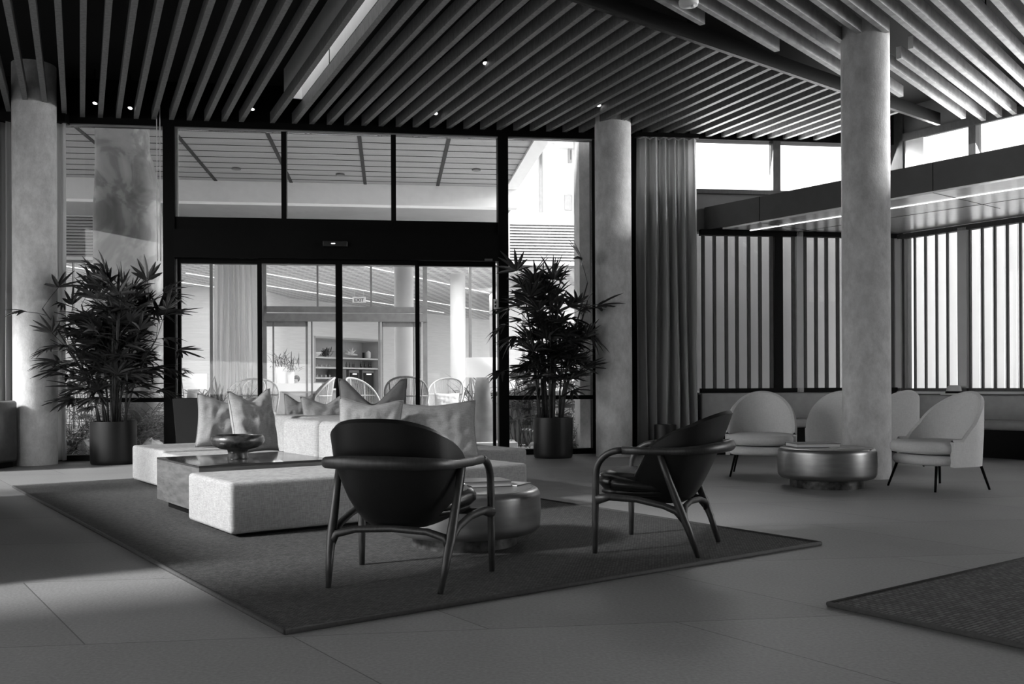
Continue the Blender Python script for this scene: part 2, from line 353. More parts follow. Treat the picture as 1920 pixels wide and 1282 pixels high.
# ceiling slats
def slat(p, q, m, label, group, ht=.14, wd=.058):
    mid = (Vector(p) + Vector(q)) / 2
    o = MB().beam(p, q, wd, ht).build('ceiling_slat', m, origin=mid)
    return tag(o, label, 'ceiling slat', group)
B0 = Vector((.656, 8.586, 0)); BD = (Vector((5.9, 12.77, 0)) - B0).normalized(); BNn = Vector((BD.y, -BD.x, 0))
es = [.04 + .2125 * k for k in range(-6, 11)] + [.04 + .2125 * 10.8] + [2.602 + .2182 * k for k in range(0, 33)]
es = [.04 + .212 * k for k in range(-6, 11)] + [2.331] + [2.602 + .2182 * k for k in range(0, 33)]
es = sorted(set(round(e, 3) for e in es))
PIL = [Vector((-5.92, 11.66, 0)), Vector((1.37, 12.62, 0)), Vector((3.61, 9.56, 0))]
for e in es:
    if 2.1 < e < 2.3: continue
    d1 = dfac(e) - .06
    # start: on the beam line
    Q = SE * e - B0; dstart = -(Q.dot(BNn)) / SD.dot(BNn) + .03
    dstart = max(dstart, 3.0)
    p = SP(e, dstart, 4.45); q = SP(e, d1, 4.45)
    # corner with the right wall
    tr_ = (K - SE * e).dot(RN) / SD.dot(RN) if SD.dot(RN) > 1e-6 else 99
    if e > 9.3:
        pass
    lab = 'dark ceiling slat over the seating, left of the skylight slot' if e < 2.4 else 'dark ceiling slat between the skylight slot and the black ceiling beam'
    segs = [(p, q)]
    for c in PIL[:2]:
        ce = c.dot(SE)
        if abs(ce - e) < .2:
            hw = math.sqrt(max(0, .25 ** 2 - (ce - e) ** 2)); cd = c.dot(SD)
            segs = [(p, SP(e, cd - hw + .03, 4.45))] + ([(SP(e, cd + hw - .03, 4.45), q)] if d1 > cd + hw + .15 else [])
    for a_, b_ in segs:
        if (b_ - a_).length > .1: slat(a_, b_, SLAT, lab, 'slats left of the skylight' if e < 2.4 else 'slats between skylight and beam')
T3 = R(41.5); D3 = Vector((math.sin(T3), math.cos(T3), 0)); E3 = Vector((math.cos(T3), -math.sin(T3), 0))
def S3(e, y):                    # point on slat line e3 at depth y
    d = (y - E3.y * e) / D3.y; return E3 * e + D3 * d + Vector((0, 0, 4.45))
g3 = [(-4.65, 3.5, 9.13), (-4.44, 3.5, 9.87), (-4.225, 3.5, 10.65), (-4.02, 3.5, 11.45), (-3.83, 3.5, 9.62), (-3.735, 9.7, 12.4), (-3.60, 3.5, 9.42), (-3.565, 10.1, 12.5),
      (-3.39, 3.5, 9.36), (-3.365, 9.8, 12.35), (-3.185, 3.5, 12.22), (-2.985, 3.5, 12.08)] 
for k in range(9):
    e = -2.78 + .205 * k; # run to the right wall line
    # solve y where (P-K).RN = -.35
    P = E3 * e; d = ((K - P).dot(RN) - .42) / D3.dot(RN); g3.append((e, 3.0, (P + D3 * d).y))
for e, y0, y1 in g3:
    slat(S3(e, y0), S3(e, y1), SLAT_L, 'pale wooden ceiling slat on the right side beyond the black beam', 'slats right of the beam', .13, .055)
bm_ = MB().beam(B0 - BD * 8 + Vector((0, 0, 4.44)), B0 + BD * 6.55 + Vector((0, 0, 4.44)), .05, .16).build('ceiling_beam', BLACK, origin=B0 + Vector((0, 0, 4.44)))
tag(bm_, 'long black steel beam crossing the slatted ceiling diagonally', 'beam')

# walls around (openings on the left give the daylight)
wm = MB()
def wallseg(mb, P, D, N_, t0, t1, z0, z1, th=.2):
    q = [P + D * t + N_ * n + Vector((0, 0, z)) for z in (z0, z1) for n in (0, -th) for t in (t0, t1)]
    mb.add(q, [(0, 2, 3, 1), (4, 5, 7, 6), (0, 1, 5, 4), (2, 6, 7, 3), (0, 4, 6, 2), (1, 3, 7, 5)])
LP = BX * -3
for t0, t1, z0, z1 in ((-4, -1, 0, 5), (-1, 14, 0, .25), (-1, 5.0, 1.6, 5), (5.0, 14, 4.3, 5), (9.9, 10.3, .25, 4.3), (14, 16.8, 0, 5)):
    wallseg(wm, LP, AX, BX, t0, t1, z0, z1)
struct(wm.build('wall_left', MIDG))
wb = MB(); wb.box(-1.4, 12.2, -6.4, -6.2, 0, 5); wb.beam((12.1, -6.3, 0), (15.8, -.1, 0), .2, 5)
struct(wb.build('wall_back', MIDG))
# facade: header beam, posts, solid end
ZH, ZT0, ZT1, ZD = 4.37, 3.0, 3.19, 2.585
wf = MB()
wf.fbox(-9, 7.05, -.08, .12, ZH, Zp)
wf.fbox(-9, -.42, -.06, .12, 0, ZH)
wf.fbox(1.24, 1.385, -.1, .12, 0, ZH); wf.fbox(5.65, 5.79, -.1, .12, 0, ZH); wf.fbox(6.97, 7.03, -.04, .12, 0, ZH)
wf.fbox(1.385, 5.65, -.06, .12, ZD + .42, ZT1)
for s0, s1 in ((-.42, 1.24), (5.79, 6.97)):
    wf.fbox(s0, s1, -.05, .06, .757, .815); wf.fbox(s0, s1, -.05, .08, -.02, .075)
for s0 in (2.748, 4.198): wf.fbox(s0, s0 + .067, -.05, .08, ZT1, ZH)
wf.fbox(7.03, 8.46, 0, .2, 0, 3.69); wf.fbox(7.03, 7.66, 0, .2, 3.69, ZH + .1)
wf.fbox(7.05, 11.55, -.02, .2, 4.43, Zp)
wf.build('wall_front', BLACK, bevel=0)['kind'] = 'structure'
tl = MB(); tl.fbox(-.42, 1.24, -.055, -.03, ZH - .02, ZH + .005); tl.fbox(1.385, 5.65, -.055, -.03, ZH - .02, ZH + .005); tl.fbox(5.79, 6.97, -.055, -.03, ZH - .02, ZH + .005)
tl.fbox(1.385, 1.42, -.055, .0, ZT1, ZH - .02)
struct(tl.build('trim_1', mat('grey aluminium trim', .3, .4, metal=.3)))
def pane(name, s0, s1, z0, z1, n=.02, m=GLASS):
    o = MB().fbox(s0, s1, n, n + .008, z0, z1).build(name, m); struct(o); return o
pane('window_1', -.42, 1.24, .815, ZH - .02); pane('window_2', -.42, 1.24, .075, .757)
pane('window_3', 1.42, 2.748, ZT1, ZH - .02); pane('window_4', 2.815, 4.198, ZT1, ZH - .02); pane('window_5', 4.265, 5.65, ZT1, ZH - .02)
pane('window_6', 5.79, 6.97, .815, ZH - .02); pane('window_7', 5.79, 6.97, .075, .757)
# sliding door set
door = thing('door_1', 'wide black framed automatic sliding glass doors in the middle of the facade', None, FS(3.5), 0, kind='structure')
def dpart(mb, name, m, parent=door, **k):
    o = mb.build(name, m, **k); o.parent = parent; o.matrix_parent_inverse = Matrix.Translation(-FS(3.5)); return o
dpart(MB().fbox(1.385, 5.65, -.16, .1, ZD + .06, ZD + .43), 'door_header', BLACK)
se = thing('door_sensor', 'small black motion sensor box above the sliding doors', 'sensor', FS(3.46, -.2, 2.84), TF)
MB().box(-.16, .16, -.035, .035, -.035, .035).build('sensor_body', mat('sensor plastic', .02, .3), se, bevel=.008)
MB().box(-.05, .0, -.04, -.034, -.004, .004).build('indicator', LED, se)
for i, (s0, s1, n) in enumerate(((1.40, 2.47, -.02), (2.45, 3.50, -.09), (3.50, 4.56, -.09), (4.53, 5.62, -.02))):
    leaf = MB(); t = .045
    l0 = t if i != 1 else .035; 
    leaf.fbox(s0, s0 + t, n, n + .05, .0, ZD); leaf.fbox(s1 - t, s1, n, n + .05, .0, ZD)
    leaf.fbox(s0, s1, n, n + .05, .0, .11); leaf.fbox(s0, s1, n, n + .05, ZD, ZD + .07)
    lo = dpart(leaf, 'door_leaf', BLACK)
    g = MB().fbox(s0 + t, s1 - t, n + .02, n + .028, .11, ZD).build('glass', GLASS); g.parent = lo
sg = MB().fbox(5.455, 5.56, -.175, -.16, 2.65, 2.675).build('door_maker_plate', mat('grey plate', .1, .4)); tag(sg, 'small grey plate on the door header near its right end', 'plate')
sw_ = thing('key_switch', 'small white key switch box on the black post right of the doors', 'switch', FS(5.60, -.115, 2.07), TF)
MB().box(-.022, .022, -.02, 0, -.075, .06).build('switch_box', WHITE, sw_, bevel=.004)
MB().box(-.01, .01, -.022, -.019, .0, .03).add([], []).box(-.01, .01, -.022, -.019, -.05, -.02).build('switch_slot', BLACK, sw_)
cdl = MB(); 
for q in (1.165, 1.205): cdl.tube([FS(q, -.09, 2.6), FS(q, -.09, 4.62)], .006, 6)
tag(cdl.build('hanging_cord', WHITE), 'pair of thin white cords hanging beside the left door post', 'cord')

# ---- right end of the facade: lower screen wall + clerestory
wr = MB(); wr.fbox(8.3, 11.56, 0, .2, 0, .84); wr.fbox(8.3, 11.56, 0, .2, 3.12, 3.69)
struct(wr.build('wall_front_right', MIDG))
cl = MB(); cl.fbox(9.61, 9.72, -.04, .1, 3.69, 4.43); cl.fbox(8.3, 11.56, -.04, .1, 3.66, 3.72); cl.fbox(8.40, 8.44, -.04, .1, 3.69, 4.43)
struct(cl.build('trim_2', SCREEN))
pane('window_14', 7.66, 8.40, 3.69, 4.43, .05); pane('window_8', 8.46, 9.61, 3.72, 4.43, .05); pane('window_9', 9.72, 11.5, 3.72, 4.43, .05)
# slatted screen, back
def Sx(px): return S(px)
scr = thing('slatted_screen', 'tall screen of dark vertical slats on the back wall behind the bench', 'screen', FS(8.5, -.05, .86), 0)
def spart(mb, name, m, par, org, **k):
    o = mb.build(name, m, **k); o.parent = par; o.matrix_parent_inverse = Matrix.Translation(-Vector(org)); return o
spart(MB().fbox(8.52, 11.5, -.1, -.0, .84, .9), 'bottom_rail', BLACK, scr, scr.location); spart(MB().fbox(8.52, 11.5, -.1, 0, 3.06, 3.14), 'top_rail', BLACK, scr, scr.location)
bars = [1316, 1337, 1359, 1379, 1401, 1422, 1443, 1484, 1506, 1526.5, 1546, 1567]
for px in bars:
    s_ = S(px); spart(MB().fbox(s_ - .021, s_ + .021, -.08, -.04, .9, 3.06), 'slat', SCREEN, scr, scr.location)
spart(MB().fbox(S(1448), S(1463), -.1, .0, .9, 3.06), 'post', BLACK, scr, scr.location)
tag(spart(MB().fbox(S(1489), S(1501), -.1, .0, .84, 3.14), 'post', OFFW, scr, scr.location), 'pale post')
for k in range(5):
    s_ = S(1567) + .165 * (k + 1)
    if s_ < 11.4: spart(MB().fbox(s_ - .021, s_ + .021, -.08, -.04, .9, 3.06), 'slat', SCREEN, scr, scr.location)
pane('window_10', 8.5, 11.5, .86, 3.12, .08)
bw = struct(MB().fbox(7.6, 12.3, 1.3, 1.5, -.02, 3.5).build('garden_wall', mat('garden wall render', .42, .8, var=.06, scale=1))); 

# ---- right wall
rw = MB(); rw.rbox(0, 17, 0, .2, 0, .84); rw.rbox(0, 17, 0, .2, 3.14, 3.72); rw.rbox(0, 17, -.02, .2, 4.55, Zp)
struct(rw.build('wall_right', MIDG))
rt = MB(); rt.rbox(-.1, 0.12, -.06, .16, 0, Zp)
for s_ in (RPs(1826)[0], RPs(1826)[0] + 1.6, RPs(1826)[0] + 3.2): rt.rbox(s_ - .05, s_ + .05, -.03, .12, 3.72, 4.55)
rt.rbox(0, 17, -.06, .0, 4.45, 4.56)
struct(rt.build('trim_3', SCREEN))
tag(struct(MB().rbox(.12, .42, -.03, .1, 3.5, 4.45).build('trim_4', STEEL)), 'bright metal panel at the corner clerestory')
o = MB().rbox(.42, 17, .06, .068, 3.72, 4.5).build('window_11', GLASS); struct(o)
o = MB().rbox(.1, 17, .05, .058, .84, 3.14).build('window_12', GLASS); struct(o)
scr2 = thing('slatted_screen', 'tall screen of pale vertical blades before the bright window along the right wall', 'screen', RS(1, -.05, .86), 0)
spart(MB().rbox(.05, 14, -.1, 0, .84, .89), 'bottom_rail', SCREEN, scr2, scr2.location); spart(MB().rbox(.05, 14, -.1, 0, 3.04, 3.11), 'top_rail', SCREEN, scr2, scr2.location)
pxs = [1699, 1718.7, 1739, 1759.5, 1780, 1801, 1822.5, 1845.6, 1869, 1892.5, 1917]
ss = [RPs(p)[0] for p in pxs]
while ss[-1] < 8: ss.append(ss[-1] + (ss[-1] - ss[0]) / (len(ss) - 1))
for i, s_ in enumerate(ss):
    spart(MB().rbox(s_ - .012, s_ + .012, -.06, -.02, .89, 3.04), 'slat', SCREEN, scr2, scr2.location)
    nx = ss[i + 1] if i + 1 < len(ss) else s_ + .16
    wdt = (nx - s_) * .78; a = R(28)
    c = RS(s_ + .02 + wdt / 2, .2); dv = RU * math.cos(a) + RN * math.sin(a); nv = RN * math.cos(a) - RU * math.sin(a)
    P = [c + dv * x * wdt / 2 * 1.1 + nv * y * .012 + Vector((0, 0, z)) for z in (.86, 3.12) for y in (-1, 1) for x in (-1, 1)]
    m_ = MB().add(P, [(0, 2, 3, 1), (4, 5, 7, 6), (0, 1, 5, 4), (2, 6, 7, 3), (0, 4, 6, 2), (1, 3, 7, 5)])
    spart(m_, 'blade', FIN, scr2, scr2.location)
    if i > 40: break
for px in (1689, 1811):
    s_ = RPs(px)[0]; tag(spart(MB().rbox(s_ - .06, s_ + .06, -.1, -.0, .84, 3.08), 'post', OFFW, scr2, scr2.location), 'pale post')
# low canopy (soffit) inside over the bench
Pf0 = Vector((2.736, 13.29, 0)); Pf1 = Vector((5.383, 9.851, 0)); fd = (Pf1 - Pf0).normalized(); Pend = Pf1 + fd * 8
canopy = thing('bench_canopy', 'dark low canopy with bright metal underside over the corner bench', 'canopy', Pf0 + Vector((0, 0, 3.12)))
poly = [Pf0, FS(11.45, -.02), RS(.0, -.02), RS((Pend - K).dot(RU), -.02), Pend]
spart(MB().prism([(p.x, p.y) for p in [Pf0, Pend, RS((Pend - K).dot(RU), -.02), K - RN * .05 - FN * .05]], 3.14, 3.46), 'canopy_body', mat('dark canopy', .055, .5, var=.08), canopy, canopy.location)
nf = Vector((-fd.y, fd.x, 0)); nf = nf if nf.dot(BX) > 0 else -nf
spart(MB().prism([(p.x, p.y) for p in [Pf0 + fd * .3 + nf * .03, Pend + nf * .03, RS((Pend - K).dot(RU), -.06), K - RN * .08 - FN * .08]], 3.115, 3.14), 'soffit_panel', STEEL, canopy, canopy.location)
q0 = Vector((3.355, 13.18, 0)); q1 = Vector((5.671, 10.379, 0)); dq = (q1 - q0).normalized()
spart(MB().beam(q0 + Vector((0, 0, 3.108)), q1 + dq * 7 + Vector((0, 0, 3.108)), .022, .01), 'light_strip', STRIP, canopy, canopy.location)
nq = nf
jn = MB()
for off in (.62,): jn.beam(q0 + nq * off + dq * .3 + Vector((0, 0, 3.112)), q1 + nq * off + dq * 7 + Vector((0, 0, 3.112)), .006, .004)
for k in (0.95, 3.35, 5.7):
    p = Pf0 + fd * k; jn.beam(p + Vector((0, 0, 3.112)), p + nf * (1.6) + Vector((0, 0, 3.112)), .006, .004)
    jn.beam(p - nf * .003 + Vector((0, 0, 3.14)), p - nf * .003 + Vector((0, 0, 3.46)), .008, .006, up=nf)
spart(jn, 'panel_joint', BLACK, canopy, canopy.location)

# columns
def column(c, r, ztop, label, name='concrete_column', m=CONC):
    mb = MB(); prof = [(r, 0), (r, ztop * .25), (r, ztop * .5), (r, ztop * .75), (r, ztop)]
    mb.lathe(prof, (0, 0, 0), 64); o = mb.build(name, m, smooth='auto'); o.location = c; tag(o, label, 'column'); return o
column(PIL[0], .252, 4.95, 'round concrete column at the far left beside the curtains')
column(PIL[1], .243, 4.6, 'round concrete column between the right palm and the grey curtain')
column(PIL[2], .235, 4.6, 'round concrete column in the right foreground beside the low metal table')

# ================================================================== CURTAINS
def curtain(name, p, q, z0, z1, folds, amp, m, label, seed=1, flare=.0, n=None):
    rnd = random.Random(seed); p = Vector(p); q = Vector(q); L_ = (q - p).length; d = (q - p) / L_; nn = Vector((-d.y, d.x, 0))
    nu = folds * 14; nv = 26; P = []
    ph = [rnd.uniform(-.6, .6) for _ in range(folds + 2)]; am = [rnd.uniform(.5, 1.3) for _ in range(folds + 2)]
    for j in range(nv + 1):
        v = j / nv; z = z0 + (z1 - z0) * v; row = []
        for i in range(nu + 1):
            u = i / nu; k = u * folds; ki = int(k)
            a = amp * (am[ki] * (1 - (k - ki)) + am[min(ki + 1, folds)] * (k - ki)) * (.75 + .5 * (1 - v))
            off = a * math.sin(2 * PI * k + ph[ki % 3] * (1 - v) + .5 * math.sin(3 * v + k)) + .3 * a * math.sin(4.1 * PI * k + 2 * v)
            sh = .02 * math.sin(5 * v + k * 1.7) * (1 - v)
            uu = (u - .5) * (1 + flare * (1 - v)) + .5
            pt = p + d * (uu * L_ + sh) + nn * off; row.append((pt.x, pt.y, z))
        P.append(row)
    o = MB().grid(P).build(name, m, smooth=True, solid=.004); return tag(o, label, 'curtain')
c1 = FS(S(1188), -.22); c2 = FS(S(1297), -.22)
curtain('curtain', c1, c2, .02, 4.36, 6, .075, CURT, 'long grey sheer curtain gathered right of the middle column', 3, .05)
curtain('curtain', FS(S(100), -.16), FS(S(133), -.16), .02, 4.36, 2, .04, CURT_L, 'pale sheer curtain between the left column and the window', 5, -.1)
curtain('curtain', FS(S(-70), -.14), FS(S(30), -.14), .02, 4.36, 6, .06, CURT, 'dark curtain at the left edge of the photo behind the leather sofa', 6)
ctk = MB().fbox(S(1186) - .02, S(1300), -.28, -.16, 4.37, 4.43).build('curtain_track', BLACK); tag(ctk, 'black track carrying the long grey curtain', 'curtain track')
ctk = MB().fbox(S(-70), S(136), -.24, -.08, 4.34, 4.50).build('curtain_track', BLACK); tag(ctk, 'black track above the curtains at the left column', 'curtain track')

# ================================================================== RUGS
def rug(c, da, db, name, m, label, th=.014):
    r0 = thing(name, label, 'rug', c)
    P = [Vector((0, 0, 0)), AX * da, AX * da + BX * db, BX * db]
    MB().prism([(p.x, p.y) for p in P][::-1], .001, th).build('pile', m, r0)
    bd = MB(); ring = [P[0], P[1], P[2], P[3]]
    for i in range(4):
        p, q = ring[i], ring[(i + 1) % 4]; bd.tube([p + Vector((0, 0, .011)), q + Vector((0, 0, .011))], .0115, 8)
    bd.build('binding', BIND, r0, smooth=True); return r0
r0 = G(535, 1190)
rug(r0, 6.62, 3.33, 'area_rug', RUG, 'large charcoal woven rug under the sofa and the two black armchairs')
rug(G(1553, 1137), -3.0, 4.0, 'area_rug', RUG2, 'charcoal woven rug corner at the lower right of the photo')

# ================================================================== SOFA GROUP
def sofabox(parent, name, a0, a1, b0, b1, z0, z1, m=LINEN, r_=.03, crown=.012):
    n = 10; mb = MB()
    bm = bmesh.new(); bmesh.ops.create_cube(bm, size=1)
    for v in bm.verts:
        x, y, z = v.co; p = AX * (a0 + (x + .5) * (a1 - a0)) + BX * (b0 + (y + .5) * (b1 - b0)); v.co = p + Vector((0, 0, z0 + (z + .5) * (z1 - z0)))
    bmesh.ops.recalc_face_normals(bm, faces=bm.faces)
    bmesh.ops.bevel(bm, geom=list(bm.edges), offset=r_, segments=5, affect='EDGES', profile=.55)
    bmesh.ops.recalc_face_normals(bm, faces=bm.faces)
    me = bpy.data.meshes.new(name); bm.to_mesh(me); bm.free()
    for p in me.polygons: p.use_smooth = True
    me.set_sharp_from_angle(angle=R(60))
    o = bpy.data.objects.new(name, me); C.objects.link(o); me.materials.append(m); o.parent = parent; return o
def module(label, a0, a1, b0, b1, z1, group=None, name='sofa_module', m=LINEN, r_=.032):
    t = thing(name, label, 'sofa', AB(a0, b0)); 
    sofabox(t, 'cushion_block', 0, a1 - a0, 0, b1 - b0, .035, z1, m, r_)
    sofabox(t, 'plinth', .06, a1 - a0 - .06, .06, b1 - b0 - .06, .014, .05, BLACK, .004)
    return t
module('long low pale grey sofa bench in front, nearest the camera', 0, .85, 0.0, 2.30, .36)
module('pale grey sofa seat standing behind the dark wooden table, with two pillows', 1.93, 3.02, .42, 1.38, .36)
module('pale grey sofa seat at the far left end of the rug', 3.03, 4.1, .44, 1.38, .375)
module('pale grey sofa backrest block beside the dark table, left one of the pair', 1.225, 1.92, 1.12, 1.98, .68, r_=.06)
module('pale grey sofa backrest block behind the near black armchair', .86, 1.215, 1.12, 1.98, .68, r_=.06)
module('pale grey sofa backrest block behind the seat with the two left pillows', 1.93, 3.0, 1.44, 1.98, .68, r_=.06)
module('pale grey sofa seat on the far side facing the doors', .87, 3.0, 2.0, 2.95, .40)
module('pale grey sofa seat behind the backrest blocks, under the dark pillow', .87, 1.9, 2.35 , 3.0, .38) if False else None
# table box
tb = thing('coffee_table', 'dark wooden box table wedged between the sofa pieces, holding a bowl', 'table', AB(.86, .08))
sofabox(tb, 'body', 0.002, 1.04, 0, 1.02, .075, .385, DARKWOOD, .004)
sofabox(tb, 'tabletop', 0.002, 1.04, 0, 1.02, .385, .40, DARKWOOD_T, .003)
sofabox(tb, 'plinth', .06, .98, .07, .95, .014, .075, BLACK, .003)
# bowl
bl = thing('footed_bowl', 'dark bronze footed bowl standing on the dark wooden table', 'bowl', G(446, 860, .40))
prof = [(.075, 0), (.078, .01), (.072, .05), (.078, .075), (.14, .09), (.185, .115), (.2, .15), (.195, .18), (.18, .196), (.172, .198), (.17, .19), (.18, .165), (.175, .14), (.12, .11), (.0, .10)]
prof = [(r_ * 1.0, z * .93) for r_, z in prof]
MB().lathe(prof, n=56, cap=False).build('bowl_body', BRONZE, bl, smooth=True)
# pillows
def pillow(label, loc, wd, ht, th, yaw, lean, chop=0., m=LINEN_P, seed=1, roll=0., piping=False, name='pillow', group=None, sag=0.):
    rnd = random.Random(seed); n = 26; top = []; bot = []
    ox, oy = rnd.uniform(0, 50), rnd.uniform(0, 50)
    for j in range(n + 1):
        r1 = []; r2 = []
        for i in range(n + 1):
            u = i / n * 2 - 1; v = j / n * 2 - 1
            e = max(0, (1 - abs(u) ** 2.4)) ** .5 * max(0, (1 - abs(v) ** 2.4)) ** .5
            pinch = 1 - .07 * (1 - abs(u) ** 2) * (abs(v) ** 4); pin2 = 1 - .07 * (1 - abs(v) ** 2) * (abs(u) ** 4)
            x = u * wd / 2 * pin2; z = v * ht / 2 * pinch
            if chop and v > -.2:
                k = (v + .2) / 1.2; g = max(0, 1 - math.sqrt(u * u + .004) / .82); z -= chop * g * k ** 1.6; 
            wr = noise.noise(Vector((u * 2.2 + ox, v * 2.2 + oy, 0))) * .35 + noise.noise(Vector((u * 6 + ox, v * 3 + oy, 3))) * .16 + abs(noise.noise(Vector((u * 3.3 + ox, v * 3.3, 7)))) * -.3
            t1 = th / 2 * e * (1 + wr * .95); wr2 = noise.noise(Vector((u * 2.5 - ox, v * 2.5, 5))) * .3
            t2 = th / 2 * e * (1 + wr2 * .6)
            z -= sag * (1 - e) * 0
            r1.append(Vector((x, -t1, z + ht / 2))); r2.append(Vector((x, t2, z + ht / 2)))
        top.append(r1); bot.append(r2)
    root = thing(name, label, 'pillow', loc, yaw, group)
    M = Matrix.Rotation(lean, 4, 'X') @ Matrix.Rotation(roll, 4, 'Y')
    mb = MB().grid([[M @ p for p in r_] for r_ in top]).grid([[M @ p for p in r_][::-1] for r_ in bot])
    mb.build('pillow_cover', m, root, smooth=True, doubles=True)
    edge = [r_ for r_ in top[0]] + [r_[-1] for r_ in top[1:]] + top[-1][::-1][1:] + [r_[0] for r_ in top[::-1][1:-1]]
    edge.append(edge[0])
    pm = MB().tube([M @ p for p in edge], .004 if not piping else .006, 6, cap=False)
    pm.build('piping', m if not piping else LINEN_D, root, smooth=True)
    return root
YF = 0.0
# two on the left seat, leaning to the right-back
def pz(px, py, h): return G(px, py, h)
def at(px, Y, z): X, _ = ray(px, 723); return Vector((X * Y, Y, z))
pillow('wrinkled grey linen pillow standing leftmost on the left sofa seat', at(422, 9.0, .362), .56, .52, .24, R(30), R(-13), .06, seed=3, roll=R(5))
pillow('wrinkled grey linen pillow with a deep dent, right of the leftmost pillow behind the bowl', at(483, 8.35, .362), .43, .57, .24, R(46), R(-10), .10, seed=9, roll=R(-3))
pillow('grey linen pillow with dented top behind the near armchair, left of the wide pillow', at(689, 7.3, .362), .50, .50, .18, R(6), R(-12), .04, seed=14, roll=R(3))
pillow('wide grey linen pillow on the right end of the bench', at(820, 7.55, .362), .67, .47, .19, R(8), R(-12), .02, seed=21, roll=R(-2))
pillow('dark grey pillow with a sharp V-shaped dent behind the backrest', at(700, 8.35, .40), .60, .62, .2, R(6), R(6), .24, m=LINEN_D, seed=31, piping=True)
pillow('grey pillow with dented top peeking above the backrest, leftmost of the two back there', at(561, 9.5, .405), .30, .48, .14, R(15), R(8), .08, seed=41)
pillow('grey pillow peeking above the backrest, between the small dented pillow and the dark one', at(618, 9.0, .405), .46, .48, .18, R(15), R(8), .09, seed=44, roll=R(-6))

# ================================================================== ARMCHAIRS (dark wood and leather)
def lerp(a, b, t): return a + (b - a) * t
def shellmesh(fx, nphi=40, ns=16, phi=R(108), th=.03):
    """fx(phi,s)->Vector on outer surface. returns MB closed shell"""
    out = []; inn = []
    for j in range(ns + 1):
        ro = [fx(lerp(-phi, phi, i / nphi), j / ns) for i in range(nphi + 1)]; out.append(ro)
    for j in range(ns + 1):
        row = []
        for i in range(nphi + 1):
            du = out[j][min(i + 1, nphi)] - out[j][max(i - 1, 0)]; dv = out[min(j + 1, ns)][i] - out[max(j - 1, 0)][i]
            nrm = du.cross(dv)
            nrm = nrm.normalized() if nrm.length > 1e-8 else Vector((0, 0, 1))
            row.append(out[j][i] + nrm * -th)
        inn.append(row)
    # make sure inward
    c = sum((p for r_ in out for p in r_), Vector()) / ((ns + 1) * (nphi + 1))
    m = ns // 2; k = nphi // 2
    if (inn[m][k] - c).length > (out[m][k] - c).length:
        inn = [[out[j][i] * 2 - inn[j][i] for i in range(nphi + 1)] for j in range(ns + 1)]
    rows = []
    for j in range(ns + 1): rows.append(out[j] + [ (out[j][-1] + inn[j][-1]) / 2 ] + inn[j][::-1] + [ (out[j][0] + inn[j][0]) / 2 ])
    mb = MB().grid(rows, closed=True)
    # top rim rounded
    n2 = len(rows[0]); 
    top = out[ns]; ti = inn[ns]
    mid = [((top[i] + ti[i]) / 2 + Vector((0, 0, th * .45))) for i in range(nphi + 1)]
    mb.grid([top, mid, ti]); bt = out[0]; bi = inn[0]; mb.grid([bi, bt])
    return mb
